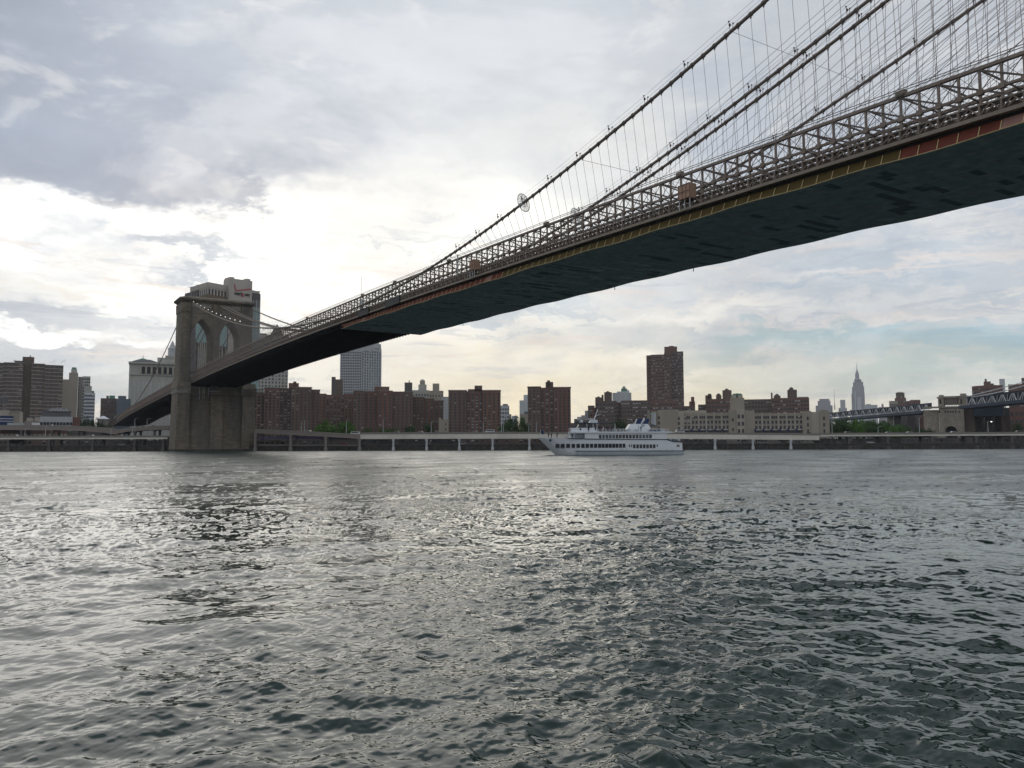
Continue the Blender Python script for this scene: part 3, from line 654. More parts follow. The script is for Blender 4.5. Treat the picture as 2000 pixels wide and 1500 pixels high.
# round wire guards on the cables
for (k, X, r_, lab) in ((0, 337.2, 1.62, 'round wire mesh guard on the near cable'), (1, 335.6, 1.62, 'round wire mesh guard on the inner cable, half behind the truss')):
    o = thing('cable_guard', lab, 'guard', (X, Yc(k, X), Zc(X)), 0, 'round guards on the cables')
    o.rotation_euler = (0, math.radians(-12), math.radians(8))
    rim = MB(); n = 28
    for q in (r_, r_*.93, r_*.45, r_*.18): rim.tube([(0, q*math.cos(t), q*1.25*math.sin(t)) for t in np.linspace(0, math.tau, n+1)], .045, 4, False)
    rim.build('rim', PALE_B, o); sp_ = MB()
    for q in range(24):
        t = math.tau*q/24; sp_.tube([(0, .15*math.cos(t), .2*math.sin(t)), (0, r_*math.cos(t), r_*1.25*math.sin(t))], .03, 3, False)
    for q in np.linspace(-.9, .9, 16):
        L = math.sqrt(1-q*q)*r_; sp_.tube([(0, q*r_, -L*1.25), (0, q*r_, L*1.25)], .024, 3, False)
    sp_.build('spoke', PALE_B, o, stuff=True)
# grey pole and small mast
o = MB().tube([(0, 0, -3.6), (0, 0, 1.1)], .16, 8).build('utility_pole', PALE_B); tag(o, 'pale grey pole standing against the truss above the smaller plywood shed', 'pole'); o.location = (307.6, YS-.5, Rd(307.6)+5)
o = MB().tube([(0, 0, 0), (0, 0, 6.0)], .05, 5).build('radio_mast', STEEL_D); tag(o, 'thin dark mast rising from the truss top', 'mast'); o.location = (247.6, YS, Rd(247)+5.5)
o = MB().prism(rect(-.6, .6, -.3, .3), 0, 2.6, rect(.4, 1.4, -.3, .3)).build('tarpaulin', PALE_B); tag(o, 'small pale tarpaulin draped over the side of the truss', 'tarpaulin'); o.location = (250, YS-.9, Rd(250)+1.2)
# ================================================================== far bank: quay, roads
def lc(org, p):   # world -> bank-aligned local
    d = np.array([p[0]-org[0], p[1]-org[1]]); return float(d@R0[:2]), float(d@H[:2])
RD_ = 0
# quay wall with cap and fender piles
Q0 = gp(1000, QD, 0)
q = thing('quay_wall', 'long dark stone quay wall with pale capping along the far bank', 'quay', Q0, ROT)
MB().box(-700, 700, 0, 7, WATER_Z-3, LAND_Z+.05).build('wall', QUAY, q); MB().box(-700, 700, -.3, .9, LAND_Z+.05, LAND_Z+.35).build('capping', CONC_D, q)
pm_ = MB()
for i in range(-110, 110): pm_.tube([(i*3.1+random.uniform(-.5, .5), -.35, WATER_Z-1), (i*3.1, -.35, random.uniform(.9, 1.9))], .16, 5)
pm_.build('fender_pile', STEEL_D, q, stuff=True)
rl = MB()
for z in (.9, 1.3): rl.box(-330, 330, .1, .16, LAND_Z+z, LAND_Z+z+.05)
for i in range(-130, 131): rl.box(i*2.5, i*2.5+.07, .1, .17, LAND_Z+.3, LAND_Z+1.35)
rl.build('fence_rail', STEEL_D, q, stuff=True)
def viaduct(name, label, cat, D, pts_uv, thick_px, wid, gm, cols, colw=1.0, colm=CONC, barrier=True, capm=BARRIER, base=.4, ext=None):
    o0 = gp(pts_uv[0][0], D, 0); o = thing(name, label, cat, o0, ROT); P_ = []
    for u, v in pts_uv:
        p = pt(u, v, D); x, _ = lc(o0, p); P_.append((x, float(p[2])))
    th = thick_px/FPX*D
    def strip(y0, y1, a, b):
        m = MB(); n = len(P_); vs = []
        for x, z in P_:
            for y, zz in ((y0, z+a), (y1, z+a), (y1, z+b), (y0, z+b)): vs.append((x, y, zz))
        fs = [(i*4+c, i*4+d, i*4+4+d, i*4+4+c) for i in range(n-1) for c, d in ((0, 1), (1, 2), (2, 3), (3, 0))]+[(3, 2, 1, 0), ((n-1)*4, (n-1)*4+1, (n-1)*4+2, (n-1)*4+3)]
        return m.add(vs, fs)
    bh = 1.0 if barrier else .5
    strip(0, wid, -bh-.5, -bh).build('road_deck', ASPH, o)
    strip(-.15, .2, -bh-.1, 0).build('barrier', capm, o); strip(wid-.3, wid, -bh-.1, 0).build('barrier', capm, o)
    strip(-.05, .35, -bh-th, -bh-.12).build('girder', gm, o); strip(wid-.6, wid-.2, -bh-th, -bh-.5).build('girder', gm, o)
    if wid > 8: strip(wid*.35, wid*.35+.4, -bh-th*.9, -bh-.5).build('girder', gm, o)
    for u in cols:
        x, _ = lc(o0, pt(u, 867, D)); z = np.interp(x, [a for a, _ in P_], [b for _, b in P_])-bh-th
        m = MB(); m.box(x-colw/2, x+colw/2, .2, 1.4, base-.5, z); m.box(x-colw/2, x+colw/2, wid-1.6, wid-.4, base-.5, z)
        m.box(x-colw*.6, x+colw*.6, -.1, wid+.1, z-.5, z+.01); m.box(x-colw*.75, x+colw*.75, .05, 1.55, base-1.5, base+1.0)
        m.prism([(x-colw*.5, .1), (x+colw*.5, .1), (x+colw*.5, 1.5), (x-colw*.5, 1.5)], z-1.3, z-.5, [(x-colw*1.0, .1), (x+colw*1.0, .1), (x+colw*1.0, 1.5), (x-colw*1.0, 1.5)])
        m.build('column', colm, o)
    return o
FD = 450.3
viaduct('elevated_highway', 'cream girdered elevated highway running along the quay behind the ferry', 'highway', FD, [(703, 844.5), (1000, 843.5), (1320, 844.0), (1545, 846), (1600, 846.5)], 9.5, 16, GIRD,
        [768, 833, 897, 962, 1034, 1100, 1170, 1250, 1325, 1397, 1471, 1545], 1.0, PALE_B)
viaduct('elevated_highway', 'thinner stretch of elevated highway in front of the park trees and far bridge', 'highway', FD+1.5, [(1601, 845.5), (1800, 844.5), (2300, 842)], 3.5, 15, GIRD,
        [1660, 1735, 1822, 1908, 1978, 2050, 2120], 1.6, CONC_D)
o = viaduct('elevated_highway', 'brown sloping highway ramp beside the stone tower above violet girders', 'highway', FD-.8, [(497.5, 837.4), (500, 837.5), (600, 842.0), (703, 848)], 5.5, 15, GIRD_B, [498, 567, 636, 702], 1.2, CONC)
x0_ = lc(o.location, pt(497.5, 867, FD))[0]
for i, (u0, u1) in enumerate(((500, 566), (570, 634), (638, 700))):
    xa, xb_ = lc(o.location, pt(u0, 867, FD))[0], lc(o.location, pt(u1, 867, FD))[0]
    MB().box(xa, xb_, 5.5, 6.0, zv(u0, 858, FD), zv(u0, 852, FD)).build('lower_girder', PURP, o)
    for t in (.25, .5, .75): MB().box(xa+(xb_-xa)*t-.1, xa+(xb_-xa)*t+.1, 3.0, 3.2, zv(u0, 855, FD), zv(u0, 843+i*3, FD)).build('hanger_rod', PALE_B, o)
    MB().box(xa, xb_, -.2, .3, zv(u0, 870.5, FD), zv(u0, 869.5, FD)+.1).build('low_rail', CONC, o)
viaduct('elevated_highway', 'cream edged lower highway left of the stone tower', 'highway', FD, [(-300, 851), (0, 851), (327, 850.5)], 3.5, 14, GIRD, [-150, -60, 15, 95, 180, 262, 318], 1.2, CONC_D)
viaduct('highway_ramp', 'brown upper ramp curving down behind the seaport buildings', 'highway ramp', FD+26, [(-200, 829), (0, 830), (110, 830.5), (160, 832), (200, 835), (228, 839.5)], 6.5, 9, GIRD_B, [-40, 40, 100, 150], 1.2, CONC_D, base=LAND_Z+.4)
viaduct('highway_ramp', 'brown ramp climbing toward the tower under the side span', 'highway ramp', FD+20, [(222, 840), (250, 835), (290, 832), (345, 830.5), (420, 829)], 4.5, 9, GIRD_B, [238, 262, 300], 1.0, CONC_D, base=LAND_Z+.4)
# ---------------------------------------------------------------- buildings
class Bld:
    def __init__(s, name, label, uref, D, cat='building', group=None):
        s.D = D; s.phi = math.atan((uref-1000)/FPX); s.org = gp(uref, D, LAND_Z-.2); s.Dc = D/math.cos(s.phi); s.o = thing(name, label, cat, s.org, ROT-s.phi, group)
    def L(s, u, D, v=867):      # each building squarely faces the far shore; depth measured along its own axis
        y = D-s.D; d = F+RR*(u-1000)/FPX-UU*(v-750)/FPX; return ((s.Dc+y)*math.tan(math.atan2(d@R0, d@H)-s.phi), y)
    def z(s, u, v, D):
        x, y = s.L(u, D, v); return zv(u, v, (s.Dc+y)*math.cos(s.phi)-x*math.sin(s.phi))-s.org[2]
    def wall(s, u0, u1, v, m, dy=0.0, dp=14.0, vb=None, win=None, name='wall', d1=None, cop=None):
        """box between two sight columns; d1 = extra depth at its far end, so the face can turn away"""
        D0 = s.D+dy; D1 = D0+(d1 or 0); a = s.L(u0, D0, v); b = s.L(u1, D1, v)
        ex = Vector((b[0]-a[0], b[1]-a[1])); n = Vector((-ex.y, ex.x)).normalized()*dp
        um, Dm = (u0+u1)/2, (D0+D1)/2; z1 = s.z(um, v, Dm); z0 = 0 if vb is None else s.z(um, vb, Dm)
        poly = [a, b, (b[0]+n.x, b[1]+n.y), (a[0]+n.x, a[1]+n.y)]
        MB().prism(poly, z0, z1).build(name, m, s.o)
        if cop:
            k = .35; e = ex.normalized()*k; f_ = n.normalized()*k
            pc = [(a[0]-e.x-f_.x, a[1]-e.y-f_.y), (b[0]+e.x-f_.x, b[1]+e.y-f_.y), (b[0]+e.x+n.x, b[1]+e.y+n.y), (a[0]-e.x+n.x, a[1]-e.y+n.y)]
            MB().prism(pc, z1, z1+.5).build('coping', cop, s.o)
        if win: s.windows(a, b, z0, z1, **win)
        return a, b, z0, z1
    def windows(s, a, b, z0, z1, rows, cols, w=1.3, h=1.5, top=1.6, bot=2.0, m=None, lit=.12, sill=0, skip=0.0, pat=None, stripe=None, m2=None, sillm=None):
        a = Vector((*a, 0)); b = Vector((*b, 0)); L = (b-a).length; ex = (b-a).normalized(); n = Vector((ex.y, -ex.x, 0))
        dk = MB(); lt = MB(); sl2 = MB()
        xs_ = pat if pat else [(i+.5)/cols for i in range(cols)]
        for r_ in range(rows):
            zc = z1-top-(z1-z0-top-bot)*(r_+.5)/rows
            for t in xs_:
                if random.random() < skip: continue
                c = a+ex*(L*t); m_ = lt if random.random() < lit else dk
                p0 = c-ex*(w/2)+n*.06; p1 = c+ex*(w/2)+n*.06; q0 = c-ex*(w/2)-n*.1; q1 = c+ex*(w/2)-n*.1
                def blk(mm, zz0, zz1, p0=p0, p1=p1, q0=q0, q1=q1): mm.add([(p.x, p.y, z) for z in (zz0, zz1) for p in (p0, p1, q1, q0)], [(0, 1, 5, 4), (4, 5, 6, 7), (1, 2, 6, 5), (3, 0, 4, 7)])
                blk(dk, zc-h/2, zc+h/2)
                if m_ is lt:
                    hh = h*random.uniform(.3, .6)
                    blk(lt, zc+h/2-hh, zc+h/2, p0+n*.04, p1+n*.04)
                if sill: blk(sl2, zc-h/2-.22, zc-h/2, p0+n*.12-ex*.1, p1+n*.12+ex*.1)
        if dk.v: dk.build('window', m or GLASS, s.o, stuff=True)
        if lt.v: lt.build('window_blind', m2 or BLIND, s.o, stuff=True)
        if sl2.v: sl2.build('sill', sillm or CONC, s.o, stuff=True)
    def pilasters(s, a, b, z0, z1, n, w, m, proud=.35, name='pilaster'):
        a = Vector((*a, 0)); b = Vector((*b, 0)); ex = (b-a).normalized(); L = (b-a).length; nn = Vector((ex.y, -ex.x, 0)); mm = MB()
        for i in range(n+1):
            c = a+ex*(L*i/n); p0, p1 = c-ex*w/2, c+ex*w/2
            mm.add([(p.x, p.y, z) for z in (z0, z1) for p in (p0+nn*proud, p1+nn*proud, p1, p0)], [(0, 1, 5, 4), (4, 5, 6, 7), (1, 2, 6, 5), (3, 0, 4, 7)])
        mm.build(name, m, s.o, stuff=True)
    def bands(s, a, b, z0, z1, n, h, m, proud=.5, name='floor_band'):
        a = Vector((*a, 0)); b = Vector((*b, 0)); ex = (b-a).normalized(); nn = Vector((ex.y, -ex.x, 0)); mm = MB()
        for i in range(n):
            z = z0+(z1-z0)*(i+1)/n
            mm.add([(p.x, p.y, zz) for zz in (z-h, z) for p in (a+nn*proud, b+nn*proud, b, a)], [(0, 1, 5, 4), (4, 5, 6, 7), (1, 2, 6, 5), (3, 0, 4, 7), (0, 3, 2, 1)])
        mm.build(name, m, s.o, stuff=True)
    def tank(s, u, v, r_=2.2, h=4.0, dy=6, m=None):
        D = s.D+dy; x, y = s.L(u, D, v); z1 = s.z(u, v, D); mm = MB().lathe([(r_, z1-h-.8), (r_, z1-1.2), (r_*.15, z1)], 10, (x, y))
        mm.build('water_tank', m or STEEL_D, s.o); l = MB()
        for dx in (-1, 1):
            for dy_ in (-1, 1): l.box(x+dx*r_*.6-.12, x+dx*r_*.6+.12, y+dy_*r_*.6-.12, y+dy_*r_*.6+.12, z1-h-3.5, z1-h-.8)
        l.build('tank_leg', STEEL_D, s.o)
BW = dict(w=1.5, h=1.5, lit=.13)
# brick housing blocks, left to right
def brick(label, segs, D, mi, pent=(), rails=True):
    b = Bld('brick_apartment_block', label, (segs[0][0]+segs[-1][1])/2, D, 'apartment block', 'brick apartment blocks behind the highway')
    for i, sg in enumerate(segs):
        u0, u1, v = sg[:3]; dy = sg[3] if len(sg) > 3 else 0; mm = BRICKM[(mi+(sg[4] if len(sg) > 4 else 0)) % 5]
        rows = max(5, int((868-v)/6.3)); cols = max(2, int((u1-u0)/7.2))
        b.wall(u0, u1, v, mm, dy=dy, dp=14, win=dict(rows=rows, cols=cols, lit=(.35 if len(sg) > 5 else .10), w=1.35, h=1.45), cop=CONC if rails and dy < 3 else None)
    for (u0, u1, v, *r_) in pent: b.wall(u0, u1, v, BRICKM[(mi+3) % 5], dy=5, dp=7, vb=v+22, name='penthouse')
    return b
brick('brick block right behind the stone tower, lit reddish penthouse on its roof', [(480, 516, 768, 0, 0), (516, 546, 758, -2, 1), (546, 568, 758, 3, 4, 1), (568, 608, 757, -1, 2), (608, 624, 762, 1, 0)], 560, 0, [(563, 583, 748), (572, 578, 745)])
brick('lower brick block between two taller ones with pale air conditioner rows', [(620, 636, 770, 2, 0), (636, 672, 771, 5, 4, 1), (672, 694, 770, 1, 0)], 610, 1)
brick('wide stepped brick block under the grey courthouse tower', [(690, 712, 764, 0, 0), (712, 738, 764, 3, 4), (738, 766, 764, -2, 1), (766, 806, 766, 0, 0)], 580, 2, [(731, 760, 755)])
brick('brick block lower at its far end, beside the small tan house', [(798, 828, 776, 0, 0), (828, 848, 779, 2, 1), (848, 866, 783, 1, 0)], 600, 0)
brick('free standing brick block with a central strip of bright windows', [(876, 911, 763, 0, 1), (911, 943, 764, 3, 4, 1), (943, 978, 763, 0, 0)], 570, 1, [(914, 942, 760), (927, 942, 753)])
brick('tall narrow brick block directly above the ferry bow', [(1031, 1056, 756, 0, 1), (1056, 1082, 757, 3, 4, 1), (1082, 1115, 757, 0, 2)], 560, 1, [(1066, 1081, 746), (1069, 1075, 743)])
# small things around them
b = Bld('tan_house', 'small tan house with stair windows between two brick blocks', 866, 545, 'house')
b.wall(857, 876, 819, TAN, dp=12, win=dict(rows=4, cols=1, pat=[.72], w=.9, h=1.3, lit=.2)); b.wall(857, 861, 816, TAN_L, dy=.2, dp=3, vb=822, name='chimney')
b = Bld('office_tower', 'dark narrow tower in front of the grey courthouse tower', 657, 800)
b.wall(647, 655, 736, CONC_D, dp=14); b.wall(655, 669, 741, BRICKM[4], dy=1, dp=18)
# grey courthouse tower, two faces
b = Bld('courthouse_tower', 'tall blue grey tower with vertical stripes rising behind brick blocks', 705, 880)
a_, b_, z0, z1 = b.wall(665, 706, 672, GREY_B, dp=20, win=dict(rows=34, cols=12, w=1.1, h=1.9, lit=.05, top=8, m=SLIT)); b.pilasters(a_, b_, z0, z1-6, 12, .8, PALE_B, .4)
a_, b_, z0, z1 = b.wall(706, 744, 671, GREY_B, dp=18, d1=10, win=dict(rows=34, cols=8, w=1.6, h=2.0, lit=.3, top=8, m=GLASS_B)); b.pilasters(a_, b_, z0, z1-6, 8, .9, GREY_B, .4)
b.wall(700, 740, 668.5, GREY_B, dy=6, dp=10, vb=680, name='penthouse')
# buildings showing above the brick row
b = Bld('office_block', 'pale civic building with a domed turret above the brick roofs', 825, 760)
b.wall(805, 838, 762, LIME, dp=18, win=dict(rows=8, cols=6, w=1.4, h=2, lit=.2)); b.wall(817, 833, 751, LIME, dy=3, dp=9, win=dict(rows=4, cols=3, w=1.3, h=2.2, lit=0))
b.wall(820, 830, 745, TAN, dy=4, dp=6, name='turret'); x, y = b.L(825, 766, 745); b_z = b.z(825, 741, 766)
MB().lathe([(2.4, b_z-3), (2.6, b_z-1.4), (1.6, b_z-.4), (.3, b_z+.2)], 10, (x, y)).build('dome', LIME, b.o)
b = Bld('office_block', 'dark brown slab with a rooftop mast left of the domed turret', 797, 720); b.wall(790, 805, 747, CONC_D, dp=15); b.wall(798, 800, 743, STEEL_D, dy=2, dp=1, vb=750, name='mast')
b = Bld('office_block', 'tan block carrying a square tank housing', 852, 740); b.wall(838, 866, 763, TAN, dp=14, win=dict(rows=7, cols=5, lit=.1)); b.wall(845, 858, 749, TAN, dy=3, dp=6, name='penthouse')
b = Bld('office_block', 'blue grey windowed block squeezed between two brick blocks', 872, 700)
a_, b_, z0, z1 = b.wall(862, 882, 775, GREY_B, dp=14); b.bands(a_, b_, z0, z1, 20, .5, PALE_B)
b = Bld('office_block', 'low dark blue block right of the free standing brick block', 986, 690); b.wall(976, 995, 792, GREY_B, dp=14, win=dict(rows=9, cols=4, lit=.1)); b.wall(982, 992, 789, CONC_D, dy=3, dp=5, name='penthouse')
b = Bld('office_tower', 'distant pale stepped tower left of the narrow brick block', 1024, 1500); a_, b_, z0, z1 = b.wall(1015, 1032, 782, PALE_B, dp=20); b.bands(a_, b_, z0, z1, 26, 1.2, GREY_B, .3); b.wall(1023, 1036, 771, PALE_B, dy=10, dp=20)
b = Bld('row_house', 'low blue and tan houses seen through the gap by the trees', 1012, 700, 'houses'); b.wall(1016, 1034, 808, TAN, dp=8); b.wall(1000, 1010, 812, GREY_B, dy=30, dp=8); b.wall(993, 999, 809, CONC, dy=60, dp=8); b.wall(1024, 1031, 804, GLASS_B, dy=20, dp=5)
# telecom tower behind the stone bridge tower
b = Bld('telephone_exchange_tower', 'huge windowless concrete tower with a red tick sign behind the bridge tower', 445, 760, 'office tower')
cA, cB, cC = (367, 24), (404, 0), (496, 26)
CONC_T = mat('exchange_concrete', (.46, .425, .375), .85, .10, .1, streak=True)
def face(b, u0, d0, u1, d1, vL, vR, m, vb=None, dp=18, name='wall'):
    a = b.L(u0, b.D+d0, vL); c = b.L(u1, b.D+d1, vR); zt0 = b.z(u0, vL, b.D+d0); zt1 = b.z(u1, vR, b.D+d1)
    zz = (zt0+zt1)/2; z0 = 0 if vb is None else b.z(u0, vb, b.D+d0)
    ex = Vector((c[0]-a[0], c[1]-a[1])); n = Vector((-ex.y, ex.x)).normalized()*dp
    MB().prism([a, c, (c[0]+n.x, c[1]+n.y), (a[0]+n.x, a[1]+n.y)], z0, zz).build(name, m, b.o); return a, c, z0, zz
pA, pB, pC = b.L(371, b.D+34, 560), b.L(405, b.D, 551), b.L(506, b.D+34, 566); zt = b.z(405, 551, b.D)
MB().prism([pA, pB, pC, (pA[0]+pC[0]-pB[0], pA[1]+pC[1]-pB[1])], 0, zt).build('wall', CONC_T, b.o); wl = (pA, pB, 0, zt); wr_ = (pB, pC, 0, zt)
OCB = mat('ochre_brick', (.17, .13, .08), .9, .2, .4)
def ledge(p, q, za, zb, out, m, nm):
    e = (Vector(q)-Vector(p)).normalized(); n = Vector((e.y, -e.x))*out; MB().prism([p, q, (q[0]+n.x, q[1]+n.y), (p[0]+n.x, p[1]+n.y)], za, zb).build(nm, m, b.o)
ledge(pA, pB, b.z(405, 580, b.D), b.z(405, 574.5, b.D), .5, OCB, 'recess_band'); ledge(pB, pC, b.z(405, 584, b.D), b.z(405, 574, b.D), .5, OCB, 'recess_band')  # recessed ochre base drawn as a proud band, its shade put into the colour
ledge(pA, pB, zt-4.5, zt+.1, .35, CONC_T, 'parapet_band'); ledge(pB, pC, zt-4.5, zt+.1, .35, CONC_T, 'parapet_band')
for (a_, c_, z0, z1), n_ in ((wl, 9), (wr_, 17)):
    av, bv = Vector((*a_, 0)), Vector((*c_, 0)); L = (bv-av).length; ex = (bv-av).normalized(); nn = Vector((ex.y, -ex.x, 0)); m = MB()
    for i in range(n_):
        if n_ == 17 and 7 <= i <= 13: continue
        c = av+ex*(L*(i+.5)/n_); p0, p1 = c-ex*.8, c+ex*.8
        m.add([(p.x, p.y, z) for z in (0, z1-6) for p in (p0+nn*.15, p1+nn*.15, p1-nn*.3, p0-nn*.3)], [(0, 1, 5, 4), (4, 5, 6, 7), (1, 2, 6, 5), (3, 0, 4, 7)])
    m.build('window_strip', SLIT, b.o, stuff=True)
# lower setback under the crown and the flat stair tower that carries the sign
face(b, 360, 40, 385, 16, 571, 569, CONC_D, dp=10)
sg = face(b, 447, 8, 492, 17, 544, 548, CONC_T, dp=14, name='sign_tower')
face(b, 493, 26, 508, 30, 572, 574, CONC_D, dp=12); face(b, 449, 13, 457, 15, 541, 541, CONC_T, dp=12, vb=546, name='parapet'); face(b, 480, 19, 488, 21, 544, 545, CONC_T, dp=12, vb=549, name='parapet')
a_, c_, z0, z1 = sg; av, bv = Vector((*a_, 0)), Vector((*c_, 0)); ex = (bv-av).normalized(); nn = Vector((ex.y, -ex.x, 0)); SL = (bv-av).length; zu = 760/FPX
def onsign(fx, z, out=.25): p = av+ex*(SL*fx)+nn*out; return (p.x, p.y, z)
zz = lambda v: b.z(470, v, b.D+17)
def flat(pts, name, m, th=.3):
    n = len(pts); vs = [onsign(x, z, .25+th) for x, z in pts]+[onsign(x, z, .05) for x, z in pts]
    MB().add(vs, [tuple(range(n)), tuple(range(n, 2*n))[::-1]]+[(i, n+i, n+(i+1) % n, (i+1) % n) for i in range(n)]).build(name, m, b.o)
flat([(.20, zz(559)), (.235, zz(559)), (.30, zz(570.6)), (.265, zz(571.2))][::-1], 'tick_stroke', REDP)
flat([(.27, zz(571.6)), (.30, zz(569.6)), (.93, zz(562.6)), (.93, zz(564.6))], 'tick_stroke', REDP)
ang = math.atan2(ex.y, ex.x)
for txt, fx, m, sz, vv in (('veri', .21, BLACKP, 4.9, 578.5), ('z', .51, REDP, 6.6, 580.5), ('on', .655, BLACKP, 4.9, 578.5)):
    cu = bpy.data.curves.new('lettering', 'FONT'); cu.body = txt; cu.size = sz; cu.extrude = .12; cu.offset = .16; cu.shear = .15; cu.resolution_u = 3; cu.materials.append(m)
    t0_ = bpy.data.objects.new('tmp', cu); C.objects.link(t0_); me_ = bpy.data.meshes.new_from_object(t0_.evaluated_get(bpy.context.evaluated_depsgraph_get())); bpy.data.objects.remove(t0_)
    t = bpy.data.objects.new('lettering', me_); C.objects.link(t); t.parent = b.o; t.location = onsign(fx, zz(vv), .45); t.rotation_euler = (math.pi/2, 0, ang)
an = MB()
for i in range(26):
    u = 408+i*3.2+random.uniform(-1, 1); x, y = b.L(min(u, 505), b.D+12+random.uniform(0, 14), 560); z = b.z(u, 553, b.D+12); an.tube([(x, y, z-3), (x, y, z+random.uniform(1.5, 5))], .12, 3)
for u in (372, 378, 384, 390, 397): x, y = b.L(u, b.D+24, 570); an.tube([(x, y, b.z(u, 570, b.D)), (x, y, b.z(u, 557+random.uniform(-2, 3), b.D))], .15, 3)
for u0, u1, v in ((366, 386, 560), (380, 398, 556), (494, 512, 569)): p0, p1 = b.L(u0, b.D+20, 565), b.L(u1, b.D+16, 565); an.beam((*p0, b.z(u0, v+1, b.D+20)), (*p1, b.z(u1, v-1, b.D+16)), .4)
an.build('antenna', PALE_B, b.o, stuff=True)
# teal netted hoist on the right flank and teal netting behind the arches
face(b, 493, 22, 507, 25, 600, 602, TEAL, dp=8, name='scaffold_net'); ns = MB()
for u in (493.5, 500, 506.5):
    x, y = b.L(u, b.D+21, 600); ns.box(x-.25, x+.25, y-.3, y, 0, b.z(u, 586, b.D+21))
for k in range(22): p0, p1 = b.L(493, b.D+21, 600), b.L(507, b.D+24, 570); z = b.z(500, 665-k*3.6, b.D+22); ns.beam((*p0, z), (*p1, z), .25)
ns.build('scaffold_frame', PALE_B, b.o, stuff=True)
face(b, 383, -3, 411, 1, 618, 618, TEAL, dp=2, vb=668, name='scaffold_net'); face(b, 425, 4, 443, 8, 628, 628, TEAL, dp=2, vb=676, name='scaffold_net')
# municipal building with lantern and hipped attic
b = Bld('municipal_building', 'broad pale stone office building with columned upper storeys left of the tower', 300, 980, 'office building')
a_, b_, z0, z1 = b.wall(251, 352, 711, LIME, dp=30, win=dict(rows=24, cols=13, w=1.9, h=2.1, top=22, lit=.3, m=GREY_B))
b.wall(249.5, 354, 707.5, LIME, dy=-3, dp=36, vb=711, name='cornice'); b.wall(250, 353, 731.5, LIME, dy=-1.5, dp=8, vb=733, name='string_course')
m = MB(); L = b_[0]-a_[0]
for i in range(7):
    t = .27+i*.105; x = a_[0]+L*t; m.box(x-1.9, x+1.9, -1.2, .3, b.z(300, 730, 980), b.z(300, 717, 980))
m.build('tall_window', SLIT, b.o, stuff=True); m = MB()
for i in range(8):
    t = .22+i*.105; x = a_[0]+L*t; m.box(x-1.0, x+1.0, -2.0, .3, b.z(300, 731, 980), b.z(300, 714, 980))
m.build('column', TAN_L, b.o, stuff=True)
x0, y0 = b.L(256, 980, 705); x1, _ = b.L(306, 980, 705); zc0, zc1 = b.z(300, 707, 980), b.z(300, 702, 980)
MB().prism([(x0, 0), (x1, 0), (x1, 26), (x0, 26)], zc0, zc1, [(x0+8, 6), (x1-8, 6), (x1-8, 20), (x0+8, 20)]).build('hipped_roof', ROOFG, b.o)
b.wall(306, 352, 699, LIME, dy=8, dp=18, vb=709, name='attic'); xm, _ = b.L(277.5, 980, 700); MB().prism([(xm-9, 9), (xm+9, 9), (xm+9, 17), (xm-9, 17)], b.z(277, 703, 980), b.z(277, 698, 980), [(xm-1, 12), (xm+1, 12), (xm+1, 14), (xm-1, 14)]).build('skylight', GREENC, b.o)
MB().tube([(xm, 13, b.z(277, 699, 980)), (xm, 13, b.z(277, 692, 980))], .4, 4).build('finial', PALE_B, b.o)
xm, _ = b.L(335.5, 985, 685); zt = b.z(335, 668, 985)
MB().prism([(xm-8, 8), (xm+8, 8), (xm+8, 20), (xm-8, 20)], b.z(335, 700, 985), b.z(335, 694, 985)).build('tower_base', LIME, b.o)
MB().lathe([(5.0, b.z(335, 695, 985)), (5.0, b.z(335, 681, 985)), (5.6, b.z(335, 680, 985)), (3.8, b.z(335, 677, 985)), (1.2, zt+1), (.2, zt-0.2+3)], 8, (xm, 14)).build('turret', GREY_B, b.o)
# stone block seen behind the deck right of the tower
b = Bld('office_building', 'grey stone block with cupola half hidden behind the bridge deck', 530, 985); b.wall(497, 563, 654, LIME, dp=30, win=dict(rows=30, cols=10, w=2.0, h=2.4, top=6, lit=.2))
b.wall(500, 520, 651, CONC_D, dy=3, dp=10, vb=660, name='penthouse'); xm, _ = b.L(540, 985, 645); zt = b.z(540, 633, 985)
MB().lathe([(7.5, zt-16), (7.5, zt-11), (5.2, zt-8), (4.2, zt-4), (1.6, zt-1), (.2, zt+1)], 8, (xm, 8)).build('cupola', CONC_D, b.o)
# left cluster
BAND = mat('balcony_edge', (.55, .50, .42), .8, .1, .3)
b = Bld('balcony_tower', 'dark brown apartment slab with pale balcony lines at the far left', 55, 800, 'apartment tower')
for (u0, u1, v, dy, mm) in ((-70, 5, 707, 0, BRICKM[4]), (5, 44, 708, 1, BRICKM[4]), (60, 86, 710, 2, BRICKM[4]), (86, 122, 713, 0, BRICKM[4])):
    a_, b_, z0, z1 = b.wall(u0, u1, v, mm, dy=dy, dp=20); b.bands(a_, b_, z0, z1, 22, .42, BAND, .6)
    n = max(2, int((u1-u0)/9)); b.windows(a_, b_, z0, z1, rows=22, cols=n, w=2.6, h=1.7, top=.6, bot=.4, lit=.14, m=GLASS)
b.wall(44, 62, 702, BRICKM[4], dy=6, dp=10); b.wall(42, 65, 697, BRICKM[0], dy=9, dp=9, vb=712, name='penthouse'); b.wall(26, 44, 704.5, CONC_D, dy=6, dp=8, vb=712, name='penthouse'); b.wall(56.5, 58.5, 694, STEEL_D, dy=10, dp=1, vb=699, name='vent')
rb = MB()
for u in (18, 96, 116): p0, p1 = b.L(u-6, 803), b.L(u+3, 803); rb.beam((*p0, b.z(u, 709.5, 803)), (*p1, b.z(u, 702, 803)), .3); rb.beam((*p1, b.z(u, 702, 803)), (*p1, b.z(u, 710, 803)), .2)
rb.build('roof_frame', PALE_B, b.o)
b = Bld('tan_tower', 'stepped tan tower with a blunt crown beside the balcony slab', 150, 930, 'office tower')
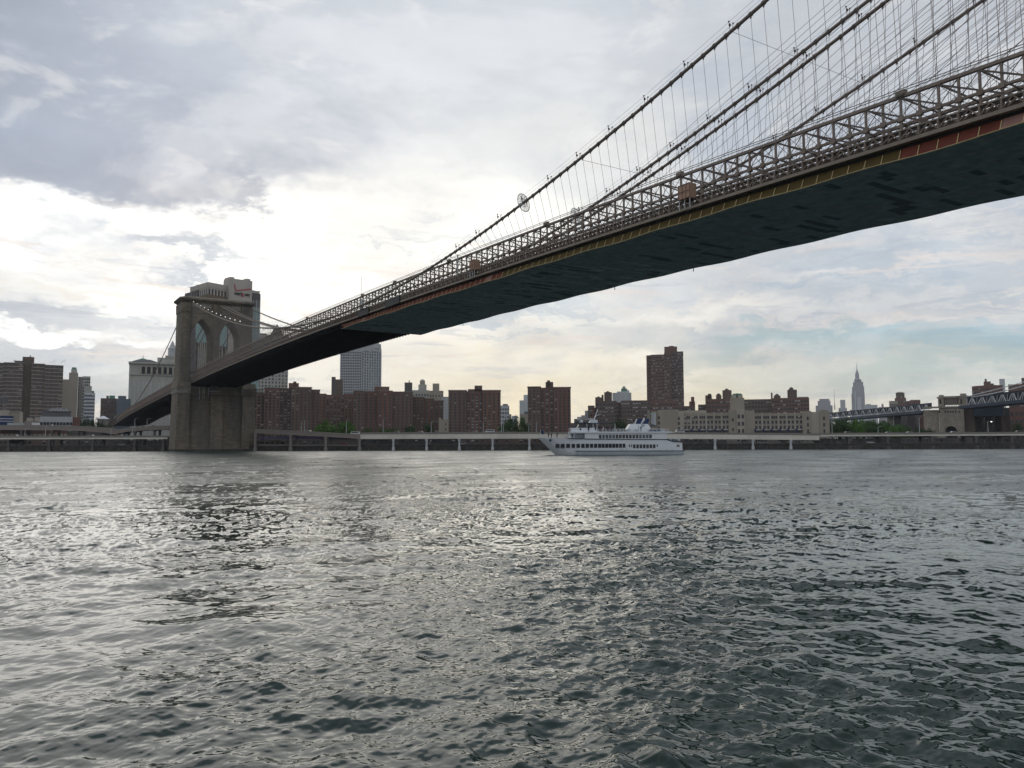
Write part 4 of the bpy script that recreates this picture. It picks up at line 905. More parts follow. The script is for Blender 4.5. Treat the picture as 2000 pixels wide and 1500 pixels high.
b.wall(121, 136, 741, TAN, dp=20); b.wall(133, 151, 728, TAN, dy=-1, dp=14, name='shaft'); b.wall(137, 149, 721, LIME, dy=1, dp=8, vb=730, name='crown'); b.wall(138.5, 147.5, 717.5, GREENC, dy=2, dp=6, vb=722, name='crown_cap')
b.wall(151, 163, 736, CONC, dy=2, dp=14, win=dict(rows=20, cols=1, pat=[.15], w=1.2, h=2)); b.wall(160, 175, 735, LIME, dy=1, dp=14, win=dict(rows=14, cols=4, w=1.6, h=1.8, lit=.3, bot=30)); b.wall(163, 177.5, 754, LIME, dy=-1, dp=10, vb=790)
b.wall(163, 184, 767, PALE_B, dy=-3, dp=12, win=dict(rows=14, cols=8, w=1.4, h=2.0, lit=.1, m=GLASS_B)); b.wall(176, 182, 763.5, LEAF[1], dy=0, dp=2, vb=767, name='roof_plant')
b = Bld('brick_office', 'brown brick corner block with rooftop vents left of the side span', 211, 860); b.wall(195, 227, 778, BRICKM[4], dp=16, win=dict(rows=9, cols=5, w=1.8, h=2.2, lit=.05, m=GLASS)); b.wall(212, 223, 772.5, GREENC, dy=4, dp=5, vb=780, name='cooling_tower'); b.wall(206, 211, 773, STEEL_D, dy=4, dp=4, vb=780, name='cooling_tower')
b = Bld('glass_office', 'dark blue glass block next to the brown brick corner block', 240, 850); b.wall(226, 254, 779, GLASS_B, dp=16); a_, b_, z0, z1 = b.wall(229, 245, 773, GLASS_B, dy=1, dp=12); b.bands(a_, b_, z0, z1, 14, .4, GREY_B, .2)
b = Bld('seaport_market', 'violet grey market hall with white rooftop letters frame and arcade openings', 108, 520, 'market hall')
a_, b_, z0, z1 = b.wall(76, 140, 814, GREY_B, dp=18, win=dict(rows=2, cols=10, w=1.5, h=1.8, top=.8, bot=3.5, m=SLIT, lit=0)); b.wall(80, 137, 803, ROOFG, dy=4, dp=12, vb=815, name='upper_storey')
xa, _ = b.L(82, 520); xb_, _ = b.L(136, 520); zr = b.z(100, 803, 524); MB().prism([(xa, 3), (xb_, 3), (xb_, 17), (xa, 17)], zr, zr+2.6, [(xa+6, 8), (xb_-5, 8), (xb_-5, 12), (xa+6, 12)]).build('roof', ROOFG, b.o)
sm = MB()
for i in range(13): x = xa+3+i*.85; sm.box(x, x+.12, 2.8, 2.95, zr-.2, zr+1.3+.5*((i*7) % 3)); sm.box(x, x+.8, 2.8, 2.95, zr+.5*((i*5) % 3), zr+.12+.5*((i*5) % 3))
sm.build('sign_frame', WHITE, b.o)
b.wall(140, 155, 815, BRICKM[3], dy=1, dp=10)
b = Bld('tan_warehouse', 'small orange tan warehouse with a tall doorway below the balcony slab', 32, 510, 'warehouse')
b.wall(18, 43, 806, TAN, dp=10, win=dict(rows=1, cols=1, pat=[.42], w=3.2, h=5.2, top=2, bot=2, m=BRICKM[3], lit=0)); b.wall(36, 43, 805, TAN_L, dy=-1, dp=3, name='pylon'); b.wall(12, 50, 826, GREY_B, dy=-3, dp=5, name='canopy'); b.wall(-8, 17, 801, TAN_L, dy=3, dp=8, name='annex')
b = Bld('ship_terminal', 'dark blue terminal building with two white lines at the frame edge', 4, 505); b.wall(-40, 24, 812, NAVY, dp=12); b.wall(-40, 24, 817, WHITE, dy=-.4, dp=.5, vb=818.2, name='trim_line'); b.wall(-40, 24, 822, WHITE, dy=-.4, dp=.5, vb=823, name='trim_line')
o = thing('water_tower', 'round rooftop water tank on legs before the balcony slab', 'water tower', gp(3, 515), ROT)
zt = zv(3, 773, 515)-LAND_Z; MB().lathe([(2.6, zt-4.6), (2.7, zt-1), (1.2, zt)], 12).build('tank', ROOFG, o)
for dx in (-1.6, 1.6): MB().tube([(dx, 0, 0), (dx*.7, 0, zt-4.6)], .16, 4).build('leg', STEEL_D, o)
b = Bld('market_stalls', 'low pale stalls and white awnings beside the market hall', 62, 500, 'stalls'); b.wall(46, 75, 822, CONC, dp=8); b.wall(50, 62, 816, TAN_L, dy=1, dp=5, name='stall'); b.wall(60, 76, 826, WHITE, dy=-1, dp=3, vb=830, name='awning'); b.wall(66, 76, 815, TAN_L, dy=2, dp=5, name='stall')
b = Bld('tented_pavilion', 'white pyramid roofed pavilion below the brown corner block', 198, 560, 'pavilion')
x, y = b.L(198, 560); zt = b.z(198, 812, 560); MB().prism(rect(x-4, x+4, 0, 8), zt-2.2, zt, rect(x-.5, x+.5, 3.5, 4.5)).build('roof', WHITE, b.o); MB().box(x-3.5, x+3.5, .5, 7.5, 0, zt-2.2).build('wall', CONC, b.o)
b = Bld('pier_shed', 'low pink brown shed behind the highway ramp at the far left', 90, 492, 'shed'); b.wall(-60, 90, 838, BRICKM[0], dp=6, win=dict(rows=1, cols=16, w=2, h=1.2, top=.5, bot=4, m=BLIND, lit=.4)); b.wall(84, 130, 838, BRICKM[3], dy=.5, dp=6, win=dict(rows=1, cols=6, w=1.5, h=1.3, top=.6, bot=4, m=BLIND)); b.wall(125, 240, 842, CONC_D, dy=1, dp=5)
b = Bld('green_awning_kiosk', 'row of green awnings under the side span', 210, 480, 'kiosk'); b.wall(196, 226, 839, GREENC, dp=3, vb=844, name='awning'); b.wall(198, 224, 844, CONC_D, dy=.3, dp=3)
# tall brown tower
b = Bld('brown_tower', 'tallest dark brown apartment tower with a rooftop block right of centre', 1300, 900, 'apartment tower')
b.wall(1263.5, 1272, 694, BRICKM[0], dy=4, dp=16, win=dict(rows=26, cols=1, w=1.6, h=1.5, lit=.05)); b.wall(1272, 1298, 692.5, BRICKM[0], dp=18, win=dict(rows=27, cols=6, w=1.5, h=1.5, lit=.35, m2=PALE_B))
b.wall(1298, 1313, 689, BRICKM[2], dy=-3, dp=18, win=dict(rows=27, cols=3, w=1.5, h=1.5, lit=.35, m2=PALE_B)); b.wall(1313, 1335.5, 686.5, BRICKM[4], dp=18, win=dict(rows=27, cols=6, w=1.5, h=1.5, lit=.3, m2=PALE_B)); b.wall(1298.5, 1323.5, 677, BRICKM[0], dy=4, dp=10, vb=692, name='penthouse'); b.wall(1308, 1317, 675.5, BRICKM[0], dy=5, dp=6, vb=679, name='penthouse')
# village blocks
def village(label, D, segs, pents, tanks, mi):
    b = Bld('village_block', label, (segs[0][0]+segs[-1][1])/2, D, 'apartment block', 'long brown village blocks')
    for i, (u0, u1, v, dy) in enumerate(segs):
        b.wall(u0, u1, v, BRICKM[(mi+i) % 2*4 % 5], dy=dy, dp=18, win=dict(rows=max(3, int((850-v)/6.6)), cols=max(2, int((u1-u0)/5.5)), w=1.7, h=1.6, lit=.28, m2=PALE_B))
    for (u0, u1, v, mm) in pents: b.wall(u0, u1, v, mm, dy=6, dp=9, vb=v+26, name='penthouse')
    for (u, v) in tanks: b.tank(u, v, 2.0, 3.2, 9)
    return b
village('long brown village block with paired rooftop towers behind the ferry mast', 740, [(1152, 1166, 796, 6), (1166, 1205, 783, 0), (1205, 1214, 786, 6), (1214, 1270, 782, 1), (1270, 1337, 783, 2), (1337, 1358, 793, 4)],
        [(1163.5, 1178, 776, BRICKM[4]), (1181, 1195.5, 766, BRICKM[4]), (1176, 1179, 771, BRICKM[4]), (1348, 1358.5, 784, BRICKM[3]), (1351.5, 1357, 775, BRICKM[3])], [(1170, 774), (1188, 763.5)], 0)
village('brown village block with turreted roofs behind the warehouse tower', 745, [(1365, 1380, 790, 5), (1380, 1430, 779, 0), (1428, 1510, 780, 3), (1508, 1582, 777, 0)],
        [(1379, 1391, 772, BRICKM[4]), (1384, 1390, 769, BRICKM[4]), (1400, 1410, 772, BRICKM[2]), (1412.5, 1430, 762, BRICKM[4]), (1507.5, 1510.5, 767, BRICKM[3]), (1513, 1526, 773, BRICKM[4]), (1540, 1558, 761, BRICKM[4]), (1560, 1580, 775, TAN)], [(1405, 768), (1421, 758.5), (1519, 769), (1547, 756)], 1)
b = Bld('stepped_block', 'small stepped apartment roofs descending behind the ferry bridge', 1140, 900, 'apartment block'); 
for u0, u1, v, mm in ((1149, 1162, 792, CONC_D), (1143, 1152, 802, GREY_B), (1136, 1146, 811, LIME), (1128, 1140, 814, GREY_B), (1122, 1131, 818, CONC_D), (1115, 1124, 826, BRICKM[4])): b.wall(u0, u1, v, mm, dy=(1160-u0)*3, dp=16, win=dict(rows=5, cols=2, lit=.2))
b = Bld('blue_grey_block', 'pale blue grey block with a small water tank above the village roofs', 1215, 1050); b.wall(1197, 1234, 767, GREY_B, dp=20); b.wall(1206, 1230, 764.5, PALE_B, dy=3, dp=10, vb=768, name='parapet'); b.wall(1214, 1226, 759, GREENC, dy=4, dp=8, vb=768, name='plant_room'); b.tank(1219.5, 754, 2.2, 4, 8, TAN_L); b.wall(1222, 1230, 762, GREY_B, dy=4, dp=8, vb=768, name='plant_room')
# the tan riverside warehouse
b = Bld('riverside_warehouse', 'long tan riverside warehouse with central tower and blue awnings', 1440, 500, 'warehouse')
def whwall(u0, u1, v, m, dy=0, dp=20, **k): return b.wall(u0, u1, v, m, dy=dy, dp=dp, **k)
whwall(1266, 1276, 806, TAN, 4); whwall(1274, 1290, 803, TAN, 1, win=dict(rows=5, cols=1, pat=[.9], w=1.0, h=1.9, lit=0, top=3)); whwall(1287, 1324, 800, TAN, -1, win=dict(rows=5, cols=1, pat=[.03], w=1.2, h=2.0, lit=0, top=3.5)); whwall(1324, 1337, 803, TAN_L, -.3, win=dict(rows=5, cols=1, pat=[.25], w=1.2, h=2.0, lit=0, top=3))
b.wall(1272, 1281, 809, GLASS_B, dy=.3, dp=.5, vb=832, name='banner')
for u0, u1 in ((1336, 1426), (1474, 1570)):
    a_, b_, z0, z1 = whwall(u0, u1, 806.5, TAN, 1.5); whwall(u0, u1, 840.5, ROOFG, .6, 3, name='loading_dock')
    n = 6 if u0 < 1400 else 6; b.pilasters(a_, b_, z0+6, z1+.3, n, .9, TAN_L, .45)
    t0 = [(i+f_)/n for i in range(n) for f_ in (.24, .5, .76)]
    zA = lambda v: b.z((u0+u1)/2, v, 501.5)
    b.windows(a_, b_, zA(819), zA(811), rows=1, cols=1, pat=t0, w=1.05, h=1.7, top=.2, bot=.2, lit=.05)
    t1 = [(i+f_)/n for i in range(n) for f_ in (.27, .73)]
    b.windows(a_, b_, zA(829), zA(820), rows=1, cols=1, pat=t1, w=1.3, h=2.0, top=.2, bot=.2, lit=.05, sill=1, sillm=TAN_L)
    b.windows(a_, b_, zA(839.5), zA(830), rows=1, cols=1, pat=t1, w=1.3, h=2.1, top=.2, bot=.2, lit=.05, sill=1, sillm=TAN_L)
    aw = MB(); aw2 = MB()
    for i in range(n):
        x = a_[0]+(b_[0]-a_[0])*(i+.5)/n; hw = (b_[0]-a_[0])/n
        aw.box(x-hw*.5, x-hw*.28, -1.6, -.2+.6, zA(841.5), zA(837.5)); aw2.box(x-hw*.26, x+hw*.26, -1.8, 0.4, zA(840), zA(838.8))
    aw.build('awning', NAVY, b.o); aw2.build('canopy', PALE_B, b.o)
b.wall(1338, 1380, 801.5, TAN_L, dy=5, dp=8, vb=808, name='roof_house')
whwall(1424, 1446, 801, TAN, .3, win=dict(rows=2, cols=1, pat=[.38], w=1.2, h=2.0, lit=0, top=3, bot=6)); whwall(1440, 1456, 799, TAN_L, -.6, win=dict(rows=4, cols=2, w=1.4, h=2.4, lit=0, top=2.4, bot=1.5)); whwall(1455, 1475, 802, TAN, .4)
b.wall(1427, 1455, 777, TAN, dy=4, dp=9, vb=802, name='central_tower'); b.wall(1430, 1452, 771.5, TAN_L, dy=5, dp=7, vb=779, win=dict(rows=1, cols=1, w=.8, h=2.8, top=.6, bot=.4, lit=0, m=SLIT), name='central_tower')
x, y = b.L(1441.5, 508.5, 775); zt = b.z(1441, 771.5, 508); MB().lathe([(3.0, zt), (3.1, zt+.4), (2.4, zt+.9), (.4, zt+1.1)], 14, (x, y)).build('copper_dome', GREENC, b.o)
whwall(1568, 1586, 803, TAN, 0, win=dict(rows=4, cols=1, pat=[.6], w=1.1, h=2.2, top=2.5, bot=2, lit=0)); whwall(1586, 1604, 804.5, TAN_L, .6); whwall(1602, 1621, 803, TAN, 0, win=dict(rows=4, cols=1, pat=[.45], w=1.1, h=2.2, top=2.5, bot=2, lit=.2))
x, y = b.L(1611, 508); zt = b.z(1611, 803, 508); MB().lathe([(2.6, zt), (2.4, zt+.9), (1.0, zt+1.5)], 12, (x, y)).build('roof_drum', CONC, b.o)
for i, u in enumerate((1300, 1372, 1412, 1425, 1440, 1505, 1532, 1559, 1597)): b.wall(u-6, u+6, 850, CONC if i % 2 else CONC_D, dy=-22, dp=1.5, vb=866, name='dock_bay')
# ---------------------------------------------------------------- distant skyline
b = Bld('skyscraper', 'distant setback skyscraper with tapering spire standing above the park trees', 1677, 4590, 'skyscraper')
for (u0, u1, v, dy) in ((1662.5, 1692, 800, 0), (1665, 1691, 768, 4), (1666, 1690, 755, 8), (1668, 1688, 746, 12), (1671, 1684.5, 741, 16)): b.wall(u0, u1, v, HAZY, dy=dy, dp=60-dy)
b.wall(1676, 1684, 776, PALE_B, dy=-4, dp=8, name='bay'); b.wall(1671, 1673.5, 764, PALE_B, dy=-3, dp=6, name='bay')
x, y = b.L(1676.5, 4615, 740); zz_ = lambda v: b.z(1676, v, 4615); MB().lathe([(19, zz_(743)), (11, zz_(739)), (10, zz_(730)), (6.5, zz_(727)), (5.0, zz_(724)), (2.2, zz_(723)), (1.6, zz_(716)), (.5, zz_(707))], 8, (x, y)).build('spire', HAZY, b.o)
for nm, lab, D, segs in (
    ('office_tower', 'distant pale square tower left of the thin antenna', 3200, [(1599, 1624, 783, HAZY), (1602, 1622, 779, HAZY), (1595, 1628, 792, HAZY), (1601, 1623, 797, PALE_B)]),
    ('office_tower', 'distant slim grey tower between the antenna and the spired skyscraper', 3300, [(1643, 1653, 781, GREY_B), (1640, 1656, 797, HAZY)]),
    ('office_block', 'distant low blue grey block right of the spired skyscraper', 3000, [(1690, 1716, 791, GREY_B), (1693, 1703, 789, PALE_B)]),
    ('apartment_block', 'distant tan housing group with a dark tank room above the far bridge', 1500, [(1739, 1756, 783, TAN), (1750, 1772, 777, BRICKM[3]), (1752, 1769, 767, BRICKM[4]), (1770, 1786, 783, BRICKM[3]), (1780, 1800, 781, BRICKM[3]), (1754, 1766, 766, CONC_D)]),
    ('office_block', 'distant pale roofs left of the tan housing group', 2200, [(1718, 1740, 795, HAZY), (1724, 1728, 789, HAZY)]),
    ('glass_tower', 'slim pale glass tower behind the brick block near the frame edge', 2600, [(1954.5, 1965.5, 740, PALE_B)])):
    b = Bld(nm, lab, segs[0][0], D, 'tower' if 'tower' in nm else 'building')
    for i, (u0, u1, v, mm) in enumerate(segs): b.wall(u0, u1, v, mm, dy=i*3, dp=30, win=dict(rows=6, cols=4, w=3, h=3, lit=.3) if D < 2000 else None)
o = MB().lathe([(2.5, 0), (2.0, 40), (1.0, 70), (.5, 180)], 6).build('antenna_mast', HAZY); tag(o, 'thin distant antenna between two far towers', 'antenna'); o.location = gp(1632.5, 3600, zv(1632, 800, 3600)); o.scale = (1, 1, (zv(1632, 760, 3600)-zv(1632, 800, 3600))/180)
b = Bld('brick_block', 'brick block with rooftop house behind the far bridge masonry pier', 1930, 850, 'apartment block'); a_, b_, z0, z1 = b.wall(1901, 1938, 754, BRICKM[3], dp=20, win=dict(rows=16, cols=9, w=1.5, h=1.6, lit=.35)); b.wall(1938, 1962, 752, BRICKM[1], dy=.5, dp=20, d1=14); b.wall(1924, 1938, 745, BRICKM[2], dy=5, dp=9, vb=758, name='penthouse'); b.wall(1926, 1930, 740, CONC_D, dy=7, dp=4, vb=746, name='chimney'); b.wall(1938, 1944, 749, BRICKM[4], dy=6, dp=8, vb=756, name='penthouse')
b = Bld('brick_block', 'second brick block cut by the frame edge above the far bridge cables', 1995, 820, 'apartment block'); b.wall(1972, 2080, 749, BRICKM[3], dp=20, win=dict(rows=12, cols=20, w=1.5, h=1.6, lit=.3)); b.wall(1998, 2010, 738, BRICKM[4], dy=6, dp=8, vb=752, name='chimney')
b = Bld('brick_warehouse', 'brick warehouse beneath the far bridge at the frame edge', 1990, 620, 'warehouse'); b.wall(1974, 2090, 796, BRICKM[3], dp=20, win=dict(rows=4, cols=12, w=2, h=2.4, lit=.1)); b.wall(1958, 1976, 812, BRICKM[4], dy=6, dp=16)
# ---------------------------------------------------------------- far bridge
b = Bld('far_bridge', 'blue steel approach viaduct with pale A shaped bracing and cables crossing behind the park', 1850, 640, 'bridge')
def W3(u, v, D): x, y = b.L(u, D); x, y = b.L(u, D, v); return (x, y, b.z(u, v, D))
def fb_span(u0, u1, D0, D1, vt0, vt1, vb0, vb1, step0, step1, dark):
    fr = MB(); fr.beam(W3(u0, vb0, D0), W3(u1, vb1, D1), 1.0, .9); fr.beam(W3(u0, vt0, D0), W3(u1, vt1, D1), .8, .6); fr.build('chord', MBLUE, b.o)
    p0, p1 = W3(u0, vb0+2.5, D0+6), W3(u1, vb1+2.5, D1+6); MB().beam(p0, p1, 16, 2.2).build('road_deck', MBLUE, b.o)
    MB().beam(W3(u0, (vt0+vb0)/2-2.2, D0+13), W3(u1, (vt1+vb1)/2-2.6, D1+13), .5, dark).build('far_truss', UNDER, b.o)
    u = u0; am = MB(); vm = MB()
    while u < u1-step0*.6:
        t = (u-u0)/(u1-u0); s_ = step0+(step1-step0)*t; f_ = lambda uu, a, c: a+(c-a)*(uu-u0)/(u1-u0)
        def pnt(uu, top, k=0.0): return W3(uu, f_(uu, vt0, vt1)*(1 if top else 0)+f_(uu, vb0, vb1)*(0 if top else 1)+k, f_(uu, D0, D1)-.6)
        am.beam(pnt(u+s_*.10, False), pnt(u+s_*.42, True, 1.5), .55); am.beam(pnt(u+s_*.90, False), pnt(u+s_*.58, True, 1.5), .55); am.beam(pnt(u+s_*.42, True, 1.5), pnt(u+s_*.58, True, 1.5), .55)
        am.beam(pnt(u+s_*.36, False), pnt(u+s_*.5, True, 1.5), .28); am.beam(pnt(u+s_*.64, False), pnt(u+s_*.5, True, 1.5), .28); vm.beam(pnt(u, False), pnt(u, True), .28); u += s_
    am.build('bracing', MPALE, b.o); vm.build('upright', MPALE, b.o)
fb_span(1618, 1822, 820, 655, 808, 788, 819, 802, 12.2, 14.8, 5)
fb_span(1892, 2110, 622, 540, 778, 752, 793.5, 772, 19, 24, 7)
for (ua, va, ub, vb_) in ((1892, 774.5, 2040, 735), (1930, 772, 2040, 742), (1900, 776, 1990, 757)):
    MB().tube([W3(ua+(ub-ua)*t, va+(vb_-va)*t+1.5*math.sin(t*math.pi), 618-50*t) for t in np.linspace(0, 1, 7)], .32, 5).build('cable', MPALE, b.o)
b.wall(1762, 1812, 806, CONC_D, dy=120, dp=10, name='dark_backing')
for u0, u1, mm in ((1735, 1745, CONC), (1748, 1762, CONC_D), (1775, 1790, CONC_D), (1798, 1806, BRICKM[3])): b.wall(u0, u1, 812, mm, dy=70, dp=10, name='pier')
b.wall(1896, 1985, 797, UNDER, dy=70, dp=6, name='dark_backing')  # near-black backing sheet, its colour standing in for deep shade beneath the bridge
for u0, u1, mm in ((1903, 1918, CONC_D), (1926, 1940, CONC_D), (1946, 1966, CONC_D)): b.wall(u0, u1, 800, mm, dy=20, dp=14, name='pier')
p0, p1 = W3(1905, 806, 640), W3(1962, 806, 632); MB().prism([(p0[0], p0[1]), (p1[0], p1[1]), (p1[0], p1[1]+25), (p0[0], p0[1]+25)], p0[2]-3, p0[2]+4.5).build('under_deck', MBLUE, b.o)
b = Bld('bridge_anchorage', 'stone anchorage of the far bridge with colonnade and round arch', 1855, 640, 'anchorage')
for nm, u0, u1, v, dy, mm, vb_ in (('wall', 1806, 1836, 801, 3, ANCH, None), ('wall', 1836, 1846, 790, .5, ANCH, None), ('wall', 1846, 1848.5, 790, 3, ANCH, None), ('wall', 1884, 1906, 797, 6, BRICKM[4], None),
                              ('pavilion', 1834.5, 1846, 777, 0, ANCH, 793), ('pavilion', 1876, 1892, 774.5, 0, ANCH, 793), ('colonnade_back', 1846, 1877, 776.5, 5, ANCH, 790), ('entablature', 1844, 1878, 773.5, 1, ANCH, 777),
                              ('cornice', 1832, 1848, 775, -.6, ANCH_L, 777), ('cornice', 1873, 1894, 772.5, -.6, ANCH_L, 774.5), ('roof', 1836, 1846, 771.5, 1, ANCH, 775), ('roof', 1878, 1890, 768.5, 1, ANCH, 772.5), ('string_course', 1807, 1893, 793.5, -1.0, ANCH_L, 796)):
    b.wall(u0, u1, v, mm, dy=dy, dp=10, vb=vb_, name=nm)
for u in np.linspace(1849, 1875, 7): b.wall(u-.9, u+.9, 777, ANCH_L, dy=1.5, dp=.8, vb=792, name='column')
for u in (1839, 1880): b.wall(u-1.6, u+1.6, 780, SLIT, dy=-.1, dp=.4, vb=789, name='niche')
m = MB()
for u in (1852, 1857, 1862, 1867, 1872, 1880, 1840): x, y = b.L(u, 640); m.box(x-.5, x+.5, .42, .8, b.z(u, 806, 640), b.z(u, 802, 640))
m.build('slot', SLIT, b.o)
# pierced front wall round the arch
x0, _ = b.L(1848.5, 640); x1, _ = b.L(1888, 640); xc, _ = b.L(1861.5, 640); ra = 11.5/FPX*640; zs = b.z(1861, 843, 640); zt = b.z(1861, 794, 640); n = 12; m = MB()
A_ = [(xc-ra, 0)]+[(xc-ra*math.cos(math.pi*i/n), zs+ra*math.sin(math.pi*i/n)) for i in range(n+1)]+[(xc+ra, 0)]; K = len(A_)
out = [(x0, 0)]+[(x0+(x1-x0)*i/n, zt) for i in range(n+1)]+[(x1, 0)]
m.add([(p[0], .5, p[1]) for p in A_]+[(p[0], .5, p[1]) for p in out], [(i, i+1, K+i+1, K+i) for i in range(K-1)])
m.add([(p[0], .5, p[1]) for p in A_]+[(p[0], 6, p[1]) for p in A_], [(i, K+i, K+i+1, i+1) for i in range(K-1)]); m.box(x0-.1, x1, 7, 9, 0, zt); m.build('arch_wall', ANCH, b.o)
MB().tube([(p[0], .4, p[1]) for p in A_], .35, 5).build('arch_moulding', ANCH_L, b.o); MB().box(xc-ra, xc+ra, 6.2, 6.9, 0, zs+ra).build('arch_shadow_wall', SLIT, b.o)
for u in (1898, 1905): p = W3; 
# ---------------------------------------------------------------- trees
def tree_meshes(seed, Ht, Wd, leafm, nleaf):
    g = random.Random(seed); tr = MB(); tr.tube([(0, 0, 0), (.1, 0, Ht*.25), (0, .1, Ht*.55), (.1, 0, Ht*.8)], [Wd*.035, Wd*.028, Wd*.018, Wd*.006], 6)
    cl = []
    for _ in range(16):
        t = g.uniform(0, math.tau); z = g.uniform(.38, .92); q = Wd*.5*math.sqrt(max(.05, 1-((z-.58)/.42)**2))*g.uniform(.35, .95)
        c = (q*math.cos(t), q*math.sin(t), Ht*z); cl.append((c, Wd*g.uniform(.12, .22)))
        tr.tube([(0, 0, Ht*z*.62), (c[0]*.6, c[1]*.6, Ht*z*.85), c], [Wd*.012, Wd*.008, Wd*.003], 4)
    lv = MB()
    for _ in range(nleaf):
        c, r_ = g.choice(cl); v = Vector((g.gauss(0, 1), g.gauss(0, 1), g.gauss(0, 1))).normalized()*r_*g.uniform(.55, 1.1)
        p = Vector(c)+Vector((v.x, v.y, v.z*.75)); s_ = g.uniform(.16, .38); a = Vector((g.gauss(0, 1), g.gauss(0, 1), g.gauss(0, .6))).normalized(); bb = a.cross(Vector((g.gauss(0, 1), g.gauss(0, 1), 1))).normalized()
        lv.add([p-a*s_, p+bb*s_*.7, p+a*s_, p-bb*s_*.7], [(0, 1, 2, 3)])
    return tr.mesh('trunk', BARK), lv.mesh('crown', leafm)
TM = {}
for i, (key, Ht, Wd, lm, nl) in enumerate((('bright', 10, 12, LEAF[0], 2600), ('mid', 10, 11, LEAF[1], 2400), ('dark', 10, 10, LEAF[2], 2200))): TM[key] = tree_meshes(20+i, Ht, Wd, lm, nl)
def tree(kind, u, D, vtop, wpx, label, group=None, base=LAND_Z):
    p = gp(u, D, base); Ht = (zv(u, vtop, D)-base)*1.08; o = thing('tree', label, 'tree', p, random.uniform(0, 6.28), group); w = wpx/FPX*D/11
    tr, cr_ = TM[kind]
    for nm, me in (('trunk', tr), ('crown', cr_)): c = put(nm, me, o); c.scale = (w, w, Ht/10)
tree('bright', 648, 520, 824, 46, 'bright green rounded tree left of the lamp post by the sloping ramp'); tree('bright', 680, 524, 826, 34, 'bright green tree beside a lamp post above the ramp end'); tree('bright', 628, 530, 832, 26, 'small green tree at the left edge of the bright pair')
tree('mid', 715, 515, 838, 28, 'low tree above the highway where the cream girder starts'); tree('mid', 752, 518, 837, 36, 'low spreading tree below the wide stepped brick block'); tree('dark', 802, 520, 832, 24, 'dark tree at the foot of the lower brick block')
tree('dark', 838, 522, 828, 26, 'dark tree left of the small tan house'); tree('mid', 770, 520, 838, 22, 'small tree by the highway left of the dark tree')
for i, (u, vt, w, lab) in enumerate(((990, 822, 26, 'dark tree beside the free standing brick block'), (1005, 816, 26, 'tallest tree in the gap left of the narrow brick block'), (1018, 818, 24, 'middle tree in the gap beside the narrow brick block'), (1028, 826, 20, 'small tree touching the narrow brick block'), (982, 832, 18, 'low shrubby tree behind the flagpoles'))):
    tree(('mid', 'dark')[i % 2], u, 530, vt, w, lab)
tree('dark', 1212, 520, 822, 34, 'tree showing above the ferry left of the blue funnels'); tree('dark', 1232, 525, 828, 26, 'lower tree just left of the blue funnels')
def treelab(row, k, v):
    near_ = ('beside the tan warehouse end', 'just past the tall lamp post', 'a little right of the warehouse', 'left of the short lamp post', 'behind the short lamp post', 'in the middle under the far bridge', 'right of the middle under the bracing', 'near the first bridge pier', 'at the thinning end of the stand')[k]
    return ('front row park tree ', 'second row park tree ', 'back row park tree ')[row]+near_
gk = 'park trees between the warehouse and the far bridge anchorage'
i = 0
for row, (D, v0) in enumerate(((500, 829), (530, 823), (565, 820))):
    for k in range(9):
        u = 1626+k*16+row*6+random.uniform(-3, 3)
        if u > 1790: continue
        v = v0+(u-1626)*.035+random.uniform(-2, 3)+(8 if u > 1745 else 0)
        tree(('mid', 'bright', 'mid', 'dark')[(i*3+row) % 4], u, D, v, random.uniform(24, 34), treelab(row, k, v), gk); i += 1
for k, (u, v, w) in enumerate(((1795, 836, 20), (1812, 838, 22), (1824, 841, 14))): tree('dark', u, 560, v, w, ('dark bushy tree under the far bridge deck', 'dark bush against the stone anchorage', 'smallest bush at the anchorage foot')[k])
tree('dark', 1988, 540, 826, 22, 'dark tree before the brick warehouse at the frame edge')
for k, (u, v, w) in enumerate(((158, 822, 18), (170, 818, 20), (183, 820, 18), (196, 824, 16), (208, 830, 14))): tree('dark', u, 540+k*4, v, w, ('dark tree right of the market hall', 'tallest dark tree right of the market hall', 'dark tree below the stepped tan tower', 'dark tree left of the white pavilion', 'small dark tree behind the green awnings')[k])
tree('dark', 32, 466, 858, 44, 'dark bush under the lower highway at the far left'); tree('dark', 752, 480, 856, 24, 'dark bush in the shade under the highway')
# shaded frontage under the elevated highways
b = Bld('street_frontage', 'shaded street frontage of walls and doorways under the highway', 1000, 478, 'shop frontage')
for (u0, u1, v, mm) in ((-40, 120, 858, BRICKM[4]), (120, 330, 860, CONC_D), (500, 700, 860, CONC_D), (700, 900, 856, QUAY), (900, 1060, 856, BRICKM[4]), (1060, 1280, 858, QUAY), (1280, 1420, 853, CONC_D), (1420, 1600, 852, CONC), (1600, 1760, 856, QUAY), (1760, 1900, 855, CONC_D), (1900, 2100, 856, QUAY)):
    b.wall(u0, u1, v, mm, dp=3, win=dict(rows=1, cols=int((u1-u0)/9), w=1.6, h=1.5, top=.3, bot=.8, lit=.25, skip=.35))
b = Bld('quay_shed', 'low tan shed on the quay beneath the brown ramp', 530, 462, 'shed'); b.wall(506, 556, 860, TAN, dp=4, win=dict(rows=1, cols=5, w=2.2, h=1.2, top=.6, bot=.6, m=SLIT, lit=0))
